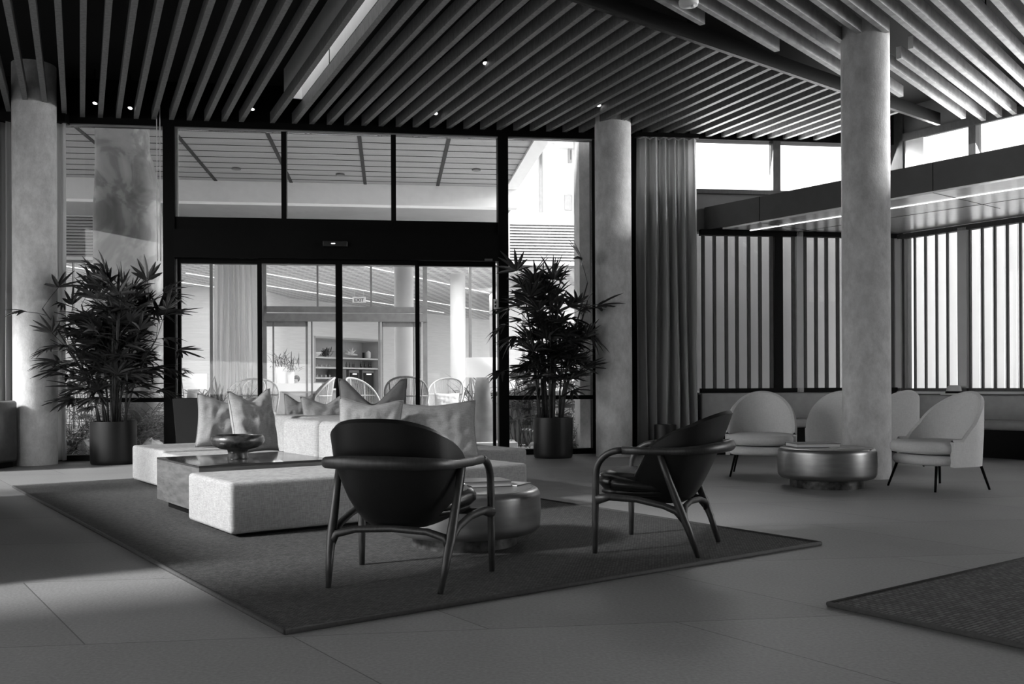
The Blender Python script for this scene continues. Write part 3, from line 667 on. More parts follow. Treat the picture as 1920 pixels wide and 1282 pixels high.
def armchair(label, loc, rz):
    t = thing('armchair', label, 'armchair', loc, rz, 'black leather armchairs on the rug')
    def fx(ph, s):
        a = abs(ph) / R(108)
        ztop = .425 + .35 * max(0, math.cos(min(abs(ph), PI / 2))) ** .3
        z = lerp(.27, ztop, s)
        k = (z - .27) / .525
        sd = math.sin(min(abs(ph), PI / 2)) ** 3
        rx = .15 + .135 * min(1, k / .6) ** .6 + .03 * sd * min(1, k * 4) + .005 * k
        ry = .13 + .16 * min(1, k) ** .5 + .05 * k
        sn, cn = math.sin(ph), math.cos(ph)
        x = rx * math.copysign(abs(sn) ** .75, sn); y = -ry * math.copysign(abs(cn) ** .8, cn) - .02 - .06 * k
        if a > .55: y += .16 * ((a - .55) / .45) * (1 - .3 * k)
        return Vector((x, y, z))
    shellmesh(fx, th=.028, ns=20).build('backrest_shell', LEATHER, t, smooth='auto', doubles=True)
    # seat
    mb = MB(); rows = []
    prof = [(.0, .355), (.55, .352), (.92, .36), (1., .385), (1., .41), (.94, .438), (.7, .452), (.35, .452), (.0, .450)]
    for r_, z in prof:
        row = []
        for k in range(48):
            ph = 2 * PI * k / 48; c, s_ = math.cos(ph), math.sin(ph); ex = 2 / 3.2
            y = math.copysign(abs(s_) ** ex, s_) * .235 + .095; x = math.copysign(abs(c) ** ex, c) * lerp(.20, .305, min(1, max(0, (y + .2) / .4)))
            row.append(Vector((x * r_, .095 + (y - .095) * r_, z - .10 * (.34 - y) * r_)))
        rows.append(row)
    mb.grid(rows, closed=True).build('seat', LEATHER_S, t, smooth=True)
    mb = MB(); rows = []
    for r_, z in [(0, .30), (.9, .31), (1, .325), (1, .345), (.9, .356), (0, .358)]:
        rows.append([Vector((math.copysign(abs(math.cos(q)) ** .62, math.cos(q)) * lerp(.15, .28, min(1, max(0, (math.sin(q) + .9) / 1.2))) * r_, .06 + math.copysign(abs(math.sin(q)) ** .62, math.sin(q)) * .255 * r_, z)) for q in [2 * PI * k / 48 for k in range(48)]])
    mb.grid(rows, closed=True).build('seat_base', LEATHER, t, smooth=True)
    # arm rail (U) with front legs flowing down
    za = .575
    pts = []
    U = []
    for k in range(25):
        q = PI * k / 24; U.append((-.315 * math.cos(q), -.14 - .265 * math.sin(q) ** .7, za + .02 * math.sin(q)))
    left = [(-.352, .12, za + .002), (-.338, -.0, za)]; right = [(.338, -.0, za), (.352, .12, za + .002)]
    rail = left + U + right
    rd = [.019] * 2 + [.019 + .009 * math.sin(PI * k / 24) for k in range(25)] + [.019] * 2
    MB().tube(rail, rd, 14, sx=.85, sy=1.15).build('arm_rail', OAK, t, smooth=True)
    for sx in (-1, 1):
        pts = [(sx * .352, .12, za + .002)]
        for k in range(1, 9):
            q = PI / 2 * k / 8; pts.append((sx * .352, .12 + .15 * math.sin(q), za + .002 - .13 * (1 - math.cos(q))))
        pts += [(sx * .353, .273, .36), (sx * .354, .275, .18), (sx * .355, .277, .0)]
        rd = [.019] * 9 + [.02, .019, .0145]
        MB().tube(pts, rd, 14).build('leg', OAK, t, smooth=True)
        p = [(sx * .312, -.08, za - .012), (sx * .306, -.13, .42), (sx * .297, -.20, .235), (sx * .29, -.235, .15), (sx * .275, -.285, 0)]
        MB().tube(p, [.017, .019, .024, .02, .0135], 14).build('leg', OAK, t, smooth=True)
        # side rail curved
        MB().tube([(sx * .353, .272, .30), (sx * .33, .2, .315), (sx * .31, .05, .305), (sx * .30, -.10, .275), (sx * .297, -.17, .25), (sx * .295, -.212, .2)], [.03, .021, .018, .018, .022, .02], 12).build('side_rail', OAK, t, smooth=True)
    MB().tube([(-.295, -.212, .195), (-.27, -.205, .24), (-.18, -.19, .262), (0, -.18, .27), (.18, -.19, .262), (.27, -.205, .24), (.295, -.212, .195)], [.022, .019, .017, .017, .017, .019, .022], 12).build('rear_rail', OAK, t, smooth=True)
    MB().tube([(-.35, .255, .305), (0, .25, .30), (.35, .255, .305)], .016, 12).build('front_rail', OAK, t, smooth=True)
    return t
rc = (Vector((-.593, 4.295, 0)) + Vector((-.448, 4.84, 0))) / 2
armchair('black leather armchair seen from behind in front of the sofa', (-.52, 4.57, .014), math.atan2(-.145, .545))
armchair('black leather armchair seen from its side, turned towards the sofa', (.855, 5.45, .014), math.atan2(.49, .215))

# ================================================================== ROUND METAL TABLES
def drum(label, c, r, h, h0, rb, zf=0.):
    t = thing('round_table', label, 'coffee table', (c[0], c[1], zf))
    e = .045
    prof = [(0, h0)] + [(r - .055 + .055 * math.sin(q), h0 + .055 - .055 * math.cos(q)) for q in [PI / 2 * k / 8 for k in range(9)]]
    prof += [(r + .004, (h + h0) / 2)] + [(r - e + e * math.cos(q), h - e + e * math.sin(q)) for q in [PI / 2 * k / 8 for k in range(8)]]
    prof += [(r - .045, h - .001), (r - .047, h - .004), (r - .05, h - .004)]
    MB().lathe(prof, n=96, cap=False).build('body', METAL, t, smooth='auto')
    MB().lathe([(r - .05, h - .02), (r - .05, h - .001), (0.001, h - .001)], n=96).build('tabletop', mat('dull metal top', .2, .3, metal=.6, var=.1), t, smooth='auto')
    MB().lathe([(rb, 0), (rb, h0 + .02)], n=72).build('base_ring', BRONZE, t, smooth='auto')  # dark bronze on this ring stands in for the shade beneath the drum
    return t
drum('round brushed metal drum table on the rug behind the near armchair', (-.286, 5.59), .451, .336, .075, .31, .014)
drum('round brushed metal drum table beside the right foreground column', (2.93, 8.75), .44, .365, .08, .33)
# books
def book(label, c, yaw, L_, Wd, T, cover=MIDG, name='book'):
    t = thing(name, label, 'book', c, yaw)
    MB().box(-L_ / 2 + .005, L_ / 2 - .005, -Wd / 2 + .005, Wd / 2 - .006, .004, T - .004).build('pages', PAPER, t)
    MB().box(-L_ / 2, L_ / 2, -Wd / 2, Wd / 2, 0, .004).box(-L_ / 2, L_ / 2, -Wd / 2, Wd / 2, T - .004, T).box(-L_ / 2, L_ / 2, Wd / 2 - .006, Wd / 2, 0, T).build('cover', cover, t, bevel=.001, seg=1)
    return t
def mag(label, c, yaw, L_, Wd):
    t = thing('magazine', label, 'magazine', c, yaw)
    P = [[Vector((x * L_ / 2, y * Wd / 2, .004 + .006 * (1 - x * x) + .001 * k)) for x in [-1, -.6, -.2, .2, .6, 1]] for k, y in ((0, -1), (0, 0), (0, 1))]
    MB().box(-L_ / 2, L_ / 2, -Wd / 2, Wd / 2, 0, .005).build('pages', PAPER, t, bevel=.001, seg=1)
    mbk = MB().box(-L_ / 2, L_ / 2, -Wd / 2, Wd / 2, .005, .006); mbk.build('front_cover', mat('printed cover ' + label[:6], .3, .35, var=.9, scale=14), t)
    return t
zt = .35; 
book('thick grey book lying on the metal table behind the near armchair', (-.18, 5.66, zt), R(20), .30, .22, .035, mat('grey book cover', .12, .4))
mag('printed magazine lying beside the thick book', (-.03, 5.74, zt), R(-25), .22, .2)
book('dark hardback book lying on the round table by the column', (2.83, 8.85, .365), R(4), .42, .3, .035, mat('black book cover', .03, .4))
mag('open printed magazine on the round table near the column', (3.10, 8.62, .365), R(-12), .36, .24)

# ================================================================== PALE TUB CHAIRS
def tub(label, loc, rz):
    t = thing('tub_chair', label, 'tub chair', loc, rz, 'pale tub chairs on the right')
    def fx(ph, s):
        a = abs(ph) / R(100)
        ztop = .435 + .425 * max(0, math.cos(min(abs(ph), PI / 2))) ** .62
        z = lerp(.215, ztop, s); k = (z - .215) / .655
        rx = .375 - .015 * (1 - k) - .05 * max(0, k - .45); ry = .33 + .05 * k
        x = rx * math.sin(ph); y = -ry * math.cos(ph) - .0
        if a > .8: y += .12 * (a - .8) / .2
        return Vector((x, y, z))
    shellmesh(fx, phi=R(100), nphi=48, ns=18, th=.045).build('shell', BOUCLE, t, smooth='auto', doubles=True)
    def puck(z0, z1, rx, ry, cy, nm, r_=.5):
        rows = []
        for rr, zz in [(0, 0), (.75, 0), (.95, .08), (1, .3), (1, .65), (.95, .9), (.8, .98), (.4, 1), (0, 1)]:
            rows.append([Vector((math.copysign(abs(math.cos(q)) ** .72, math.cos(q)) * rx * rr, cy + math.copysign(abs(math.sin(q)) ** .72, math.sin(q)) * ry * rr, z0 + (z1 - z0) * zz)) for q in [2 * PI * k / 48 for k in range(48)]])
        MB().grid(rows, closed=True).build(nm, BOUCLE, t, smooth=True)
    puck(.22, .315, .325, .335, .05, 'seat_base'); puck(.322, .44, .335, .36, .06, 'seat_cushion')
    for sx in (-1, 1):
        for y0, y1 in ((.27, .33), (-.22, -.27)):
            MB().tube([(sx * .25, y0, .22), (sx * .30, y1, 0)], [.013, .010], 10).build('leg', BLACK, t, smooth=True)
    return t
tub('pale upholstered tub chair facing the camera, left of the round table', (2.63, 9.92, 0), R(163))
tub('pale upholstered tub chair seen from its side, right of the column', (3.92, 8.60, 0), R(108))
tub('pale tub chair turned away, partly hidden left of the column behind the table', (3.75, 10.75, 0), R(-10))
tub('pale tub chair turned away, half hidden right of the column', (4.36, 10.95, 0), R(20))

# ================================================================== CORNER BENCH
bn = thing('corner_bench', 'grey vinyl banquette running round the corner under the slatted screens', 'bench', K)
def bpart(mb, name, m, **k): return spart(mb, name, m, bn, K, **k)
base = MB(); base.fbox(8.5, 11.4, -.55, -.12, 0, .36); base.rbox(.3, 12, -.60, -.12, 0, .36)
bpart(base, 'base', BLACK)
s_ = 8.48
while s_ < 11.0:
    bpart(MB().fbox(s_ + .004, min(s_ + .98, 11.1) - .004, -.64, -.18, .36, .475), 'seat_cushion', VINYL, bevel=.03, smooth=True)
    bpart(MB().fbox(s_ + .004, min(s_ + .98, 11.3) - .004, -.19, -.02, .46, .835), 'back_cushion', VINYL, bevel=.025, smooth=True); s_ += .98
s_ = .02
while s_ < 9:
    bpart(MB().rbox(s_ + .5 + .004, s_ + 1.45 - .004, -.70, -.2, .36, .475), 'seat_cushion', VINYL, bevel=.03, smooth=True)
    bpart(MB().rbox(s_ + .004, s_ + .95 - .004, -.21, -.02, .46, .80), 'back_cushion', VINYL, bevel=.025, smooth=True); s_ += .95
led = MB().rbox(.1, 14, -.2, 0, .81, .845).build('window_ledge', OFFW); tag(led, 'pale ledge under the right slatted screen', 'ledge')
# bag and flowers on the ledge behind the chairs
bg_ = thing('straw_hat', 'pale brimmed hat with a dark band resting on the back of the bench', 'hat', RS(1.0, -.3, .8), R(20))
MB().lathe([(.17, 0), (.17, .012), (.11, .02), (.10, .05), (.085, .11), (.05, .13), (0, .13)], n=28, cap=False).build('hat_body', OFFW, bg_, smooth=True)
MB().lathe([(.108, .02), (.103, .05)], n=28, cap=False).build('hat_band', BLACK, bg_, smooth=True, solid=.004)

# ================================================================== LEFT LEATHER SOFA (at the frame edge)
ls = thing('leather_sofa', 'black leather sofa cut off by the left edge of the photo', 'leather sofa', (-6.43, 11.0, 0), R(-4))
def lsb(n_, x0, x1, y0, y1, z0, z1, bv=.04): MB().box(x0, x1, y0, y1, z0, z1).build(n_, mat('worn dark leather', .05, .32, var=.3, scale=12, bump=.1, bscale=30), ls, bevel=bv, smooth=True)
lsb('arm', .2, .42, -.45, .4, .06, .80); lsb('base', -1.2, .2, -.4, .4, .06, .32); lsb('seat_cushion', -1.2, .2, -.5, .25, .32, .47, .06); lsb('backrest', -1.2, .2, .2, .42, .3, .80)
MB().box(-1.15, .38, -.38, .36, 0, .07).build('plinth', BLACK, ls)
ls2 = thing('shade_blocker', 'dark sofa-shaped blocker added beyond the left edge to shade the floor', 'sofa', AX * 7.3 + BX * -.15, TG)  # unseen sofa shape, added to cast the shadow band on the floor
MB().box(-.42, .42, -2.1, 2.1, 0, .42).build('seat_base', MIDG, ls2, bevel=.04); MB().box(.2, .42, -2.1, 2.1, .42, .80).build('backrest', MIDG, ls2, bevel=.04)

# black pedestal planter behind the left seat
pd = G(358, 876); 
pt_ = thing('tall_planter', 'tall tapered black planter box standing by the left door post', 'planter', (W(358, 740, 11.75).x, 11.75, 0), TF)
o = MB(); o.add([(-.13, -.13, 0), (.13, -.13, 0), (.13, .13, 0), (-.13, .13, 0), (-.185, -.185, .81), (.185, -.185, .81), (.185, .185, .81), (-.185, .185, .81)], [(3, 2, 1, 0), (4, 5, 6, 7), (0, 1, 5, 4), (1, 2, 6, 5), (2, 3, 7, 6), (3, 0, 4, 7)]).build('planter_box', POT, pt_, bevel=.006)
MB().box(-.16, .16, -.16, .16, .8, .815).build('soil', SOIL, pt_)
wb_ = thing('waste_bin', 'short dark round bin at the foot of the grey curtain', 'bin', W(1247, 830, 12.7) * Vector((1, 1, 0)) if False else (W(1247, 800, 12.6).x, 12.6, 0))
MB().lathe([(.14, 0), (.15, .42), (.14, .42), (.13, .02)], n=32, cap=True).build('bin_body', POT, wb_, smooth='auto')

# ================================================================== PLANTS
def leaflet(mb, base, d, L_, wd, droop, up, seg=4):
    d = d.normalized(); side = d.cross(up)
    if side.length < 1e-3: side = Vector((1, 0, 0))
    side.normalize(); nrm = side.cross(d)
    prof = [.35, 1., .95, .7, .12] if seg == 4 else [.4, 1, .15]
    L1 = []; L2 = []; L3 = []; p = Vector(base); dd = d.copy()
    for k in range(seg + 1):
        w_ = wd * prof[k] / 2
        L1.append(p - side * w_ + nrm * w_ * .5); L2.append(p.copy()); L3.append(p + side * w_ + nrm * w_ * .5)
        dd = (dd + Vector((0, 0, -droop / seg))).normalized(); p = p + dd * (L_ / seg)
    mb.grid([L1, L2, L3])
def fan(mb, base, d, L_, n, wd, spread, droop, rnd):
    d = d.normalized(); up = Vector((0, 0, 1)); side = d.cross(up)
    if side.length < .1: side = Vector((1, 0, 0))
    side.normalize(); nrm = side.cross(d).normalized()
    nrm = (nrm + side * rnd.uniform(-.5, .5)).normalized(); side = d.cross(nrm).normalized()
    for k in range(n):
        a = lerp(-spread, spread, k / (n - 1) if n > 1 else .5) + rnd.uniform(-.08, .08)
        q = d * math.cos(a) + side * math.sin(a) + nrm * rnd.uniform(-.12, .12)
        leaflet(mb, base, q, L_ * (1 - .25 * abs(a) / spread) * rnd.uniform(.85, 1.1), wd, droop * rnd.uniform(.5, 1.4), nrm)
def rhapis(label, loc, fans, canes, seed, pr, ph):
    rnd = random.Random(seed); t = thing('potted_palm', label, 'potted plant', loc)
    pot = MB().lathe([(pr * .93, 0), (pr * .96, .015), (pr * .985, .06), (pr, ph), (pr * .95, ph), (pr * .94, ph - .05)], n=56, cap=False)
    pot.add([(pr * .9 * math.cos(2 * PI * k / 24), pr * .9 * math.sin(2 * PI * k / 24), .02) for k in range(24)], [tuple(range(24))])
    pot.build('pot', POT, t, smooth='auto')
    MB().lathe([(0, ph - .04), (pr * .95, ph - .04)], n=32, cap=False).build('soil', SOIL, t)
    cm = MB(); lm = MB(); tops = []
    for k in range(canes):
        a = rnd.uniform(0, 2 * PI); r_ = rnd.uniform(.02, pr * .75); b_ = Vector((r_ * math.cos(a), r_ * math.sin(a), ph - .04))
        h_ = rnd.uniform(.8, 1.75) * fans['h'] / 1.8; lean = Vector((math.cos(a), math.sin(a), 0)) * rnd.uniform(.05, .4) * h_ * fans['lean'] + fans.get('bias', Vector()) * rnd.uniform(0, 1) * h_
        pts = [b_ + lean * (s_ ** 1.5) + Vector((rnd.uniform(-.008, .008), rnd.uniform(-.008, .008), h_ * s_)) for s_ in (0, .2, .4, .6, .8, 1)]
        cm.tube(pts, [.014, .013, .013, .012, .011, .008], 7)
        for q in range(fans['per']):
            s_ = rnd.uniform(fans['lo'], 1.0) if q else 1.0; i_ = min(4, int(s_ * 5)); base_ = pts[i_].lerp(pts[i_ + 1], s_ * 5 - i_)
            az = rnd.uniform(0, 2 * PI); el = rnd.uniform(-.25, 1.1) if s_ < .95 else rnd.uniform(.5, 1.5)
            d = Vector((math.cos(az) * math.cos(el), math.sin(az) * math.cos(el), math.sin(el)))
            pl_ = rnd.uniform(.15, .42); tip = base_ + d * pl_
            cm.tube([base_, base_ + d * pl_ * .5 + Vector((0, 0, .01)), tip], .0035, 4, cap=False)
            d2 = (d + Vector((0, 0, -.02))).normalized(); wt = Vector(loc) + tip + d2 * .36
            if (wt - F0).dot(FN) > -.14 or any((Vector((wt.x, wt.y, 0)) - c_).length < .3 or (Vector((wt.x, wt.y, 0)) - d2 * .2 - c_).length < .3 for c_ in PIL[:2]): continue
            fan(lm, tip, d2, rnd.uniform(.26, .40), rnd.choice((6, 7, 8)), .048, rnd.uniform(.9, 1.4), rnd.uniform(.0, .6), rnd)
    for (x, y, z, dx, dy, dz, L_) in fans.get('extra', []):
        st = Vector((x * .45, y * .45, z - .25)); tip = Vector((x, y, z)); cm.tube([st, st.lerp(tip, .5) + Vector((0, 0, .06)), tip], .006, 5, cap=False)
        fan(lm, tip, Vector((dx, dy, dz)), L_, 9, .034, 1.1, .6, rnd)
    cm.build('canes', CANE, t, smooth=True); lm.build('foliage', LEAF, t)
    return t
rhapis('bushy dark palm in a round black pot left of the doors', (-4.98, 11.72, 0), dict(h=1.62, lean=1.25, per=13, lo=.25,
       extra=[(-.8, -.1, 1.92, -1, 0, -.2, .34), (-.62, 0, 2.0, -1, .1, .15, .32), (-.7, -.1, 1.5, -1, 0, -.5, .34), (.66, 0, 2.1, 1, 0, .1, .34), (.55, -.1, 1.9, 1, 0, -.2, .32), (-.3, 0, 2.1, -.4, 0, .9, .3), (.25, 0, 2.15, .3, 0, .9, .3)]), 22, 5, .275, .53)
rhapis('tall dark palm in a round black pot right of the doors', (.54, 12.40, 0), dict(h=1.85, lean=.55, per=9, lo=.42, bias=Vector((.06, 0, 0)),
       extra=[(-.55, -.1, 1.95, -1, -.1, -.1, .36), (-.5, -.1, 1.6, -1, 0, -.7, .36), (-.62, -.1, 1.75, -1, 0, -.4, .36), (-.3, 0, 2.1, -.8, 0, .5, .34), (.5, 0, 1.6, .8, 0, -.6, .34), (0, 0, 2.35, -.05, 0, 1, .38), (.1, 0, 2.3, .4, 0, .8, .34)]), 22, 12, .262, .53)
def shrub(label, loc, hgt, wid, n, m, seed, kind='strap', name='garden_shrub', group=None, wd=.03, cat='shrub'):
    rnd = random.Random(seed); t = thing(name, label, cat, loc, 0, group); lm = MB(); st = MB()
    for k in range(n):
        az = rnd.uniform(0, 2 * PI); b_ = Vector((rnd.gauss(0, wid * .16), rnd.gauss(0, wid * .16), 0))
        if kind == 'strap':
            el = rnd.uniform(.5, 1.45); d = Vector((math.cos(az) * math.cos(el), math.sin(az) * math.cos(el), math.sin(el)))
            z0 = rnd.uniform(0, hgt * .55); leaflet(lm, b_ + Vector((0, 0, z0)), d, rnd.uniform(.45, .8) * wid * .7, wd, rnd.uniform(.3, 1.4), Vector((0, 0, 1)))
        elif kind == 'fan':
            z0 = rnd.uniform(.25, .95) * hgt; el = rnd.uniform(-.2, 1.2); d = Vector((math.cos(az) * math.cos(el), math.sin(az) * math.cos(el), math.sin(el)))
            r_ = wid * .35 * rnd.random(); tip = b_ + Vector((math.cos(az) * r_, math.sin(az) * r_, z0)); st.tube([b_, (b_ + tip) / 2 + Vector((0, 0, .05)), tip], .006, 4, cap=False)
            fan(lm, tip, d, rnd.uniform(.2, .35), 8, wd, 1.3, rnd.uniform(.2, 1), rnd)
        else:   # fern frond
            el = rnd.uniform(.6, 1.4); d = Vector((math.cos(az) * math.cos(el), math.sin(az) * math.cos(el), math.sin(el))); p = b_.copy(); L_ = hgt * rnd.uniform(.7, 1.1); pts = [p.copy()]
            for q in range(12):
                d = (d + Vector((0, 0, -.11))).normalized(); p = p + d * L_ / 12; pts.append(p.copy()); sd = d.cross(Vector((0, 0, 1))).normalized()
                if q > 1:
                    for sg_ in (-1, 1): leaflet(lm, p, sd * sg_ + d * .4, .16 * wid * (1.1 - q / 13) + .03, wd * .6, .5, Vector((0, 0, 1)), 2)
            st.tube(pts, .004, 4, cap=False)
    if st.v: st.build('stems', m, t)
    lm.build('leaves', m, t); return t

# ================================================================== COURTYARD
# canopy soffit
cs = thing('courtyard_canopy', 'grey plank soffit of the entrance canopy outside the upper windows', 'canopy', FS(3, 4, 5.35))
spart(MB().fbox(-14, 6.73, .3, 7.8, 5.35, 5.5), 'soffit', mat('soffit boards', .30, .6, var=.12, scale=2, stretch=(.3, 4, 1)), cs, cs.location)
sj = MB()
n_ = .6
random.seed(3)
while n_ < 7.7: sj.fbox(-14, 6.73, n_, n_ + .012, 5.342, 5.35); n_ += .46
for k in range(-8, 5):
    s0 = S(0) if False else 0
sxs = []
for px in (372, 527, 681, 832): sxs.append(None)
base_s = [G(372, 300, 5.35), G(527, 300, 5.35), G(681, 300, 5.35), G(832, 300, 5.35)]
ss_ = [(P - F0).dot(FU) for P in base_s]
pit = (ss_[3] - ss_[0]) / 3
for k in range(-6, 4): q = ss_[0] + pit * k; sj.fbox(q - .035, q + .035, .3, 7.8, 5.338, 5.35)
spart(sj, 'board_joint', mat('dark joint', .02, .8), cs, cs.location)
spart(MB().fbox(6.73, 7.0, .3, 7.8, 5.3, 5.6).fbox(-14, 7.0, 7.8, 8.1, 4.9, 5.6), 'fascia', WHITE, cs, cs.location)
for px, py in ((638, 326), (443, 315), (893, 317)):
    P = G(px, py, 5.35); d_ = MB().lathe([(.09, 0), (.09, .03), (0, .031)], n=20).build('soffit_fixture', MIDG, smooth='auto'); d_.location = P - Vector((0, 0, .03)); tag(d_, {638: 'round grey fixture in the courtyard soffit, middle one', 443: 'round grey fixture in the courtyard soffit, leftmost', 893: 'round grey fixture in the courtyard soffit, rightmost'}[px], 'ceiling fixture')
# concrete fin right
fin = MB().fbox(S(1087, .5), S(1116, .5), .5, .9, 0, 5.3).build('concrete_pier', CONC); tag(fin, 'flat grey concrete pier outside right of the right palm', 'pier')
# stone sculpture column left
sc = thing('stone_monolith', 'tall tapering marbled stone monolith outside the left window', 'monolith', W(240, 800, 15.2) * Vector((1, 1, 0)))
prof = [(.0, -.52, .60), (.25, -.53, .60), (.5, -.52, .60), (.68, -.49, .545), (.8, -.47, .47), (.86, -.46, .42), (.9, -.455, .33), (1., -.44, .32)]
rows = []
for k in range(33):
    v = k / 32; 
    for a_, b_ in zip(prof, prof[1:]):
        if a_[0] <= v <= b_[0]: tt = (v - a_[0]) / (b_[0] - a_[0]); x0 = lerp(a_[1], b_[1], tt); x1 = lerp(a_[2], b_[2], tt)
    z = 5.3 * v; row = []
    for q in range(24):
        ph = 2 * PI * q / 24; cx = (x0 + x1) / 2; rx = (x1 - x0) / 2
        X_ = cx + rx * math.copysign(abs(math.cos(ph)) ** .5, math.cos(ph)); Y_ = .35 * math.copysign(abs(math.sin(ph)) ** .7, math.sin(ph))
        nz_ = noise.noise(Vector((X_ * 2, Y_ * 2, z * 1.2))) * .06; row.append((X_ , Y_ + nz_, z))
    rows.append(row)
def marblemat():
    m, nt, b = nodes('marbled stone'); L = nt.links.new; N = nt.nodes.new; tc = N('ShaderNodeTexCoord')
    n1 = N('ShaderNodeTexNoise'); n1.inputs['Scale'].default_value = 1.1; n1.inputs['Detail'].default_value = 9; n1.inputs['Distortion'].default_value = 2.2; L(tc.outputs['Object'], n1.inputs[0])
    cr = N('ShaderNodeValToRGB'); e = cr.color_ramp.elements; e[0].position = .35; e[0].color = (.24, .24, .24, 1); e[1].position = .72; e[1].color = (.62, .62, .62, 1)
    q = e.new(.5); q.color = (.36, .36, .36, 1); q = e.new(.55); q.color = (.5, .5, .5, 1)
    L(n1.outputs[0], cr.inputs[0]); L(cr.outputs[0], b.inputs['Base Color']); b.inputs['Roughness'].default_value = .6
    bp = N('ShaderNodeBump'); bp.inputs['Strength'].default_value = .4; L(n1.outputs[0], bp.inputs['Height']); L(bp.outputs[0], b.inputs['Normal']); return m
MB().grid(rows, closed=True).build('stone_body', marblemat(), sc, smooth=True)

# louvre band of the far building
NF = 10.0
lv = thing('louvre_band', 'long band of grey horizontal louvres above the far building windows', 'louvre', FS(3, NF, 4))
lm_ = MB(); z_ = 3.97
s_r = S(1087, NF)
while z_ < 4.9: 
    lm_.add([FS(a, n, z_ + dz) for a in (-14, s_r) for n, dz in ((NF - .0, .0), (NF - .08, .0), (NF + .0, .055), (NF + .08, .055))], [(0, 1, 5, 4), (1, 2, 6, 5), (2, 3, 7, 6), (3, 0, 4, 7), (0, 3, 2, 1), (4, 5, 6, 7)]); z_ += .072
spart(lm_, 'louvre_blades', OFFW, lv, lv.location)
fr = MB(); fr.fbox(-14, s_r + .04, NF - .1, NF + .1, 3.9, 3.97); fr.fbox(-14, s_r + .04, NF - .1, NF + .1, 4.9, 4.95)
q = s_r
while q > -14: fr.fbox(q - .03, q + .03, NF - .1, NF, 3.95, 4.92); q -= 1.78
spart(fr, 'louvre_frame', OFFW, lv, lv.location)
struct(MB().fbox(-14, s_r + .3, NF - .05, NF + .6, 4.95, 5.2).build('parapet', WHITE)); struct(MB().fbox(-14, 6.9, 8.1, NF, 4.92, 5.0).build('parapet_soffit', GREYP))
bp_ = MB().fbox(-14, s_r, NF + .12, NF + .2, 3.9, 5.0).build('louvre_backing', GREYP); struct(bp_)

# far white building to the right
fb = thing('white_building', 'white multistorey building seen outside at the upper right of the doors', 'building', W(1040, 720, 34) * Vector((1, 1, 0)))
def fbp(mb, n, m): return spart(mb, n, m, fb, fb.location)
nb = 21.0
fbp(MB().fbox(S(985, nb) - 1, S(1087, nb) + 4, nb, nb + 3, 0, 12), 'wall', WHITE)
for (x0, x1, y0, y1) in ((1008, 1018, 285, 420), (1066, 1073, 278, 306), (1055, 1073, 362, 400)):
    zz0, zz1 = Zf((x0 + x1) / 2, y1, nb), Zf((x0 + x1) / 2, y0, nb)
    w_ = fbp(MB().fbox(S(x0, nb), S(x1, nb), nb - .12, nb + .02, zz0, zz1), 'window', GREYP)
    g_ = MB().fbox(S(x0, nb) + .07, S(x1, nb) - .04, nb - .14, nb - .12, zz0 + .1, zz1 - .1).build('pane', mat('far glass', .12, .15)); g_.parent = w_
fbp(MB().fbox(S(1031, nb - 2), S(1041, nb - 2), nb - 2, nb - 1.7, 0, 9.3), 'column', GREYP)
fbp(MB().fbox(S(1012, nb - 3), S(1100, nb - 3) + 3, nb - 3, nb, 9.6, 9.9), 'overhang', OFFW)

# far lobby: glazed front
ff = MB()
def fm(px0, px1, z0, z1, d=.1): ff.fbox(S(px0, NF), S(px1, NF), NF - d / 2, NF + d / 2, z0, z1)
for a_, b_ in ((394, 399), (492, 500), (793, 801), (879, 884), (137, 139), (270, 273), (1085, 1090), (980, 984)): fm(a_, b_, 0, 3.9)
zh1, zh0 = Zf(640, 575, NF), Zf(640, 586, NF)
fm(495, 800, zh0, zh1); zb1, zb0 = Zf(640, 587, NF), Zf(640, 603, NF)
fm(495, 800, zb0, zb1 - .01, .16); fm(594, 597.5, zh1, 3.9, .06); fm(694, 698, zh1, 3.9, .06)
fm(-200, 1090, 3.84, 3.92)
for a_, b_ in ((511, 514), (573, 577), (583, 586), (709, 713), (716, 718), (774, 777), (785, 789)): fm(a_, b_, 0, zb0, .05)
fm(500, 577, zb0 - .12, zb0, .05); fm(716, 790, zb0 - .12, zb0, .05)
struct(ff.build('wall_far_front', mat('far grey frame', .16, .4)), 'grey window framing of the far lobby')
fg = MB().fbox(-14, S(495, NF), NF + .01, NF + .018, 0, 3.9).fbox(S(800, NF), S(1087, NF), NF + .01, NF + .018, 0, 3.9).fbox(S(495, NF), S(800, NF), NF + .01, NF + .018, zh1, 3.9).build('window_13', glassmat('far glazing', .97)); struct(fg)
# far lobby ceiling: perforated, with light strips
def perf():
    m, nt, b = nodes('perforated ceiling'); L = nt.links.new; N = nt.nodes.new; tc = N('ShaderNodeTexCoord')
    br = N('ShaderNodeTexBrick'); br.inputs['Scale'].default_value = 1; br.inputs['Brick Width'].default_value = .42; br.inputs['Row Height'].default_value = .3; br.inputs['Mortar Size'].default_value = .1
    br.inputs['Color1'].default_value = br.inputs['Color2'].default_value = (.22, .22, .22, 1); br.inputs['Mortar'].default_value = (.62, .62, .62, 1)
    mp = N('ShaderNodeMapping'); mp.inputs['Rotation'].default_value = (0, 0, -R(27)); L(tc.outputs['Object'], mp.inputs[0]); L(mp.outputs[0], br.inputs[0]); L(br.outputs[0], b.inputs['Base Color']); b.inputs['Roughness'].default_value = .8; return m
ZC = 4.6
fc = MB().fbox(-16, 14, NF + .1, 48, ZC, ZC + .2).build('ceiling_far_lobby', perf()); struct(fc)
tT = R(30); LD = Vector((math.sin(tT), math.cos(tT), 0))
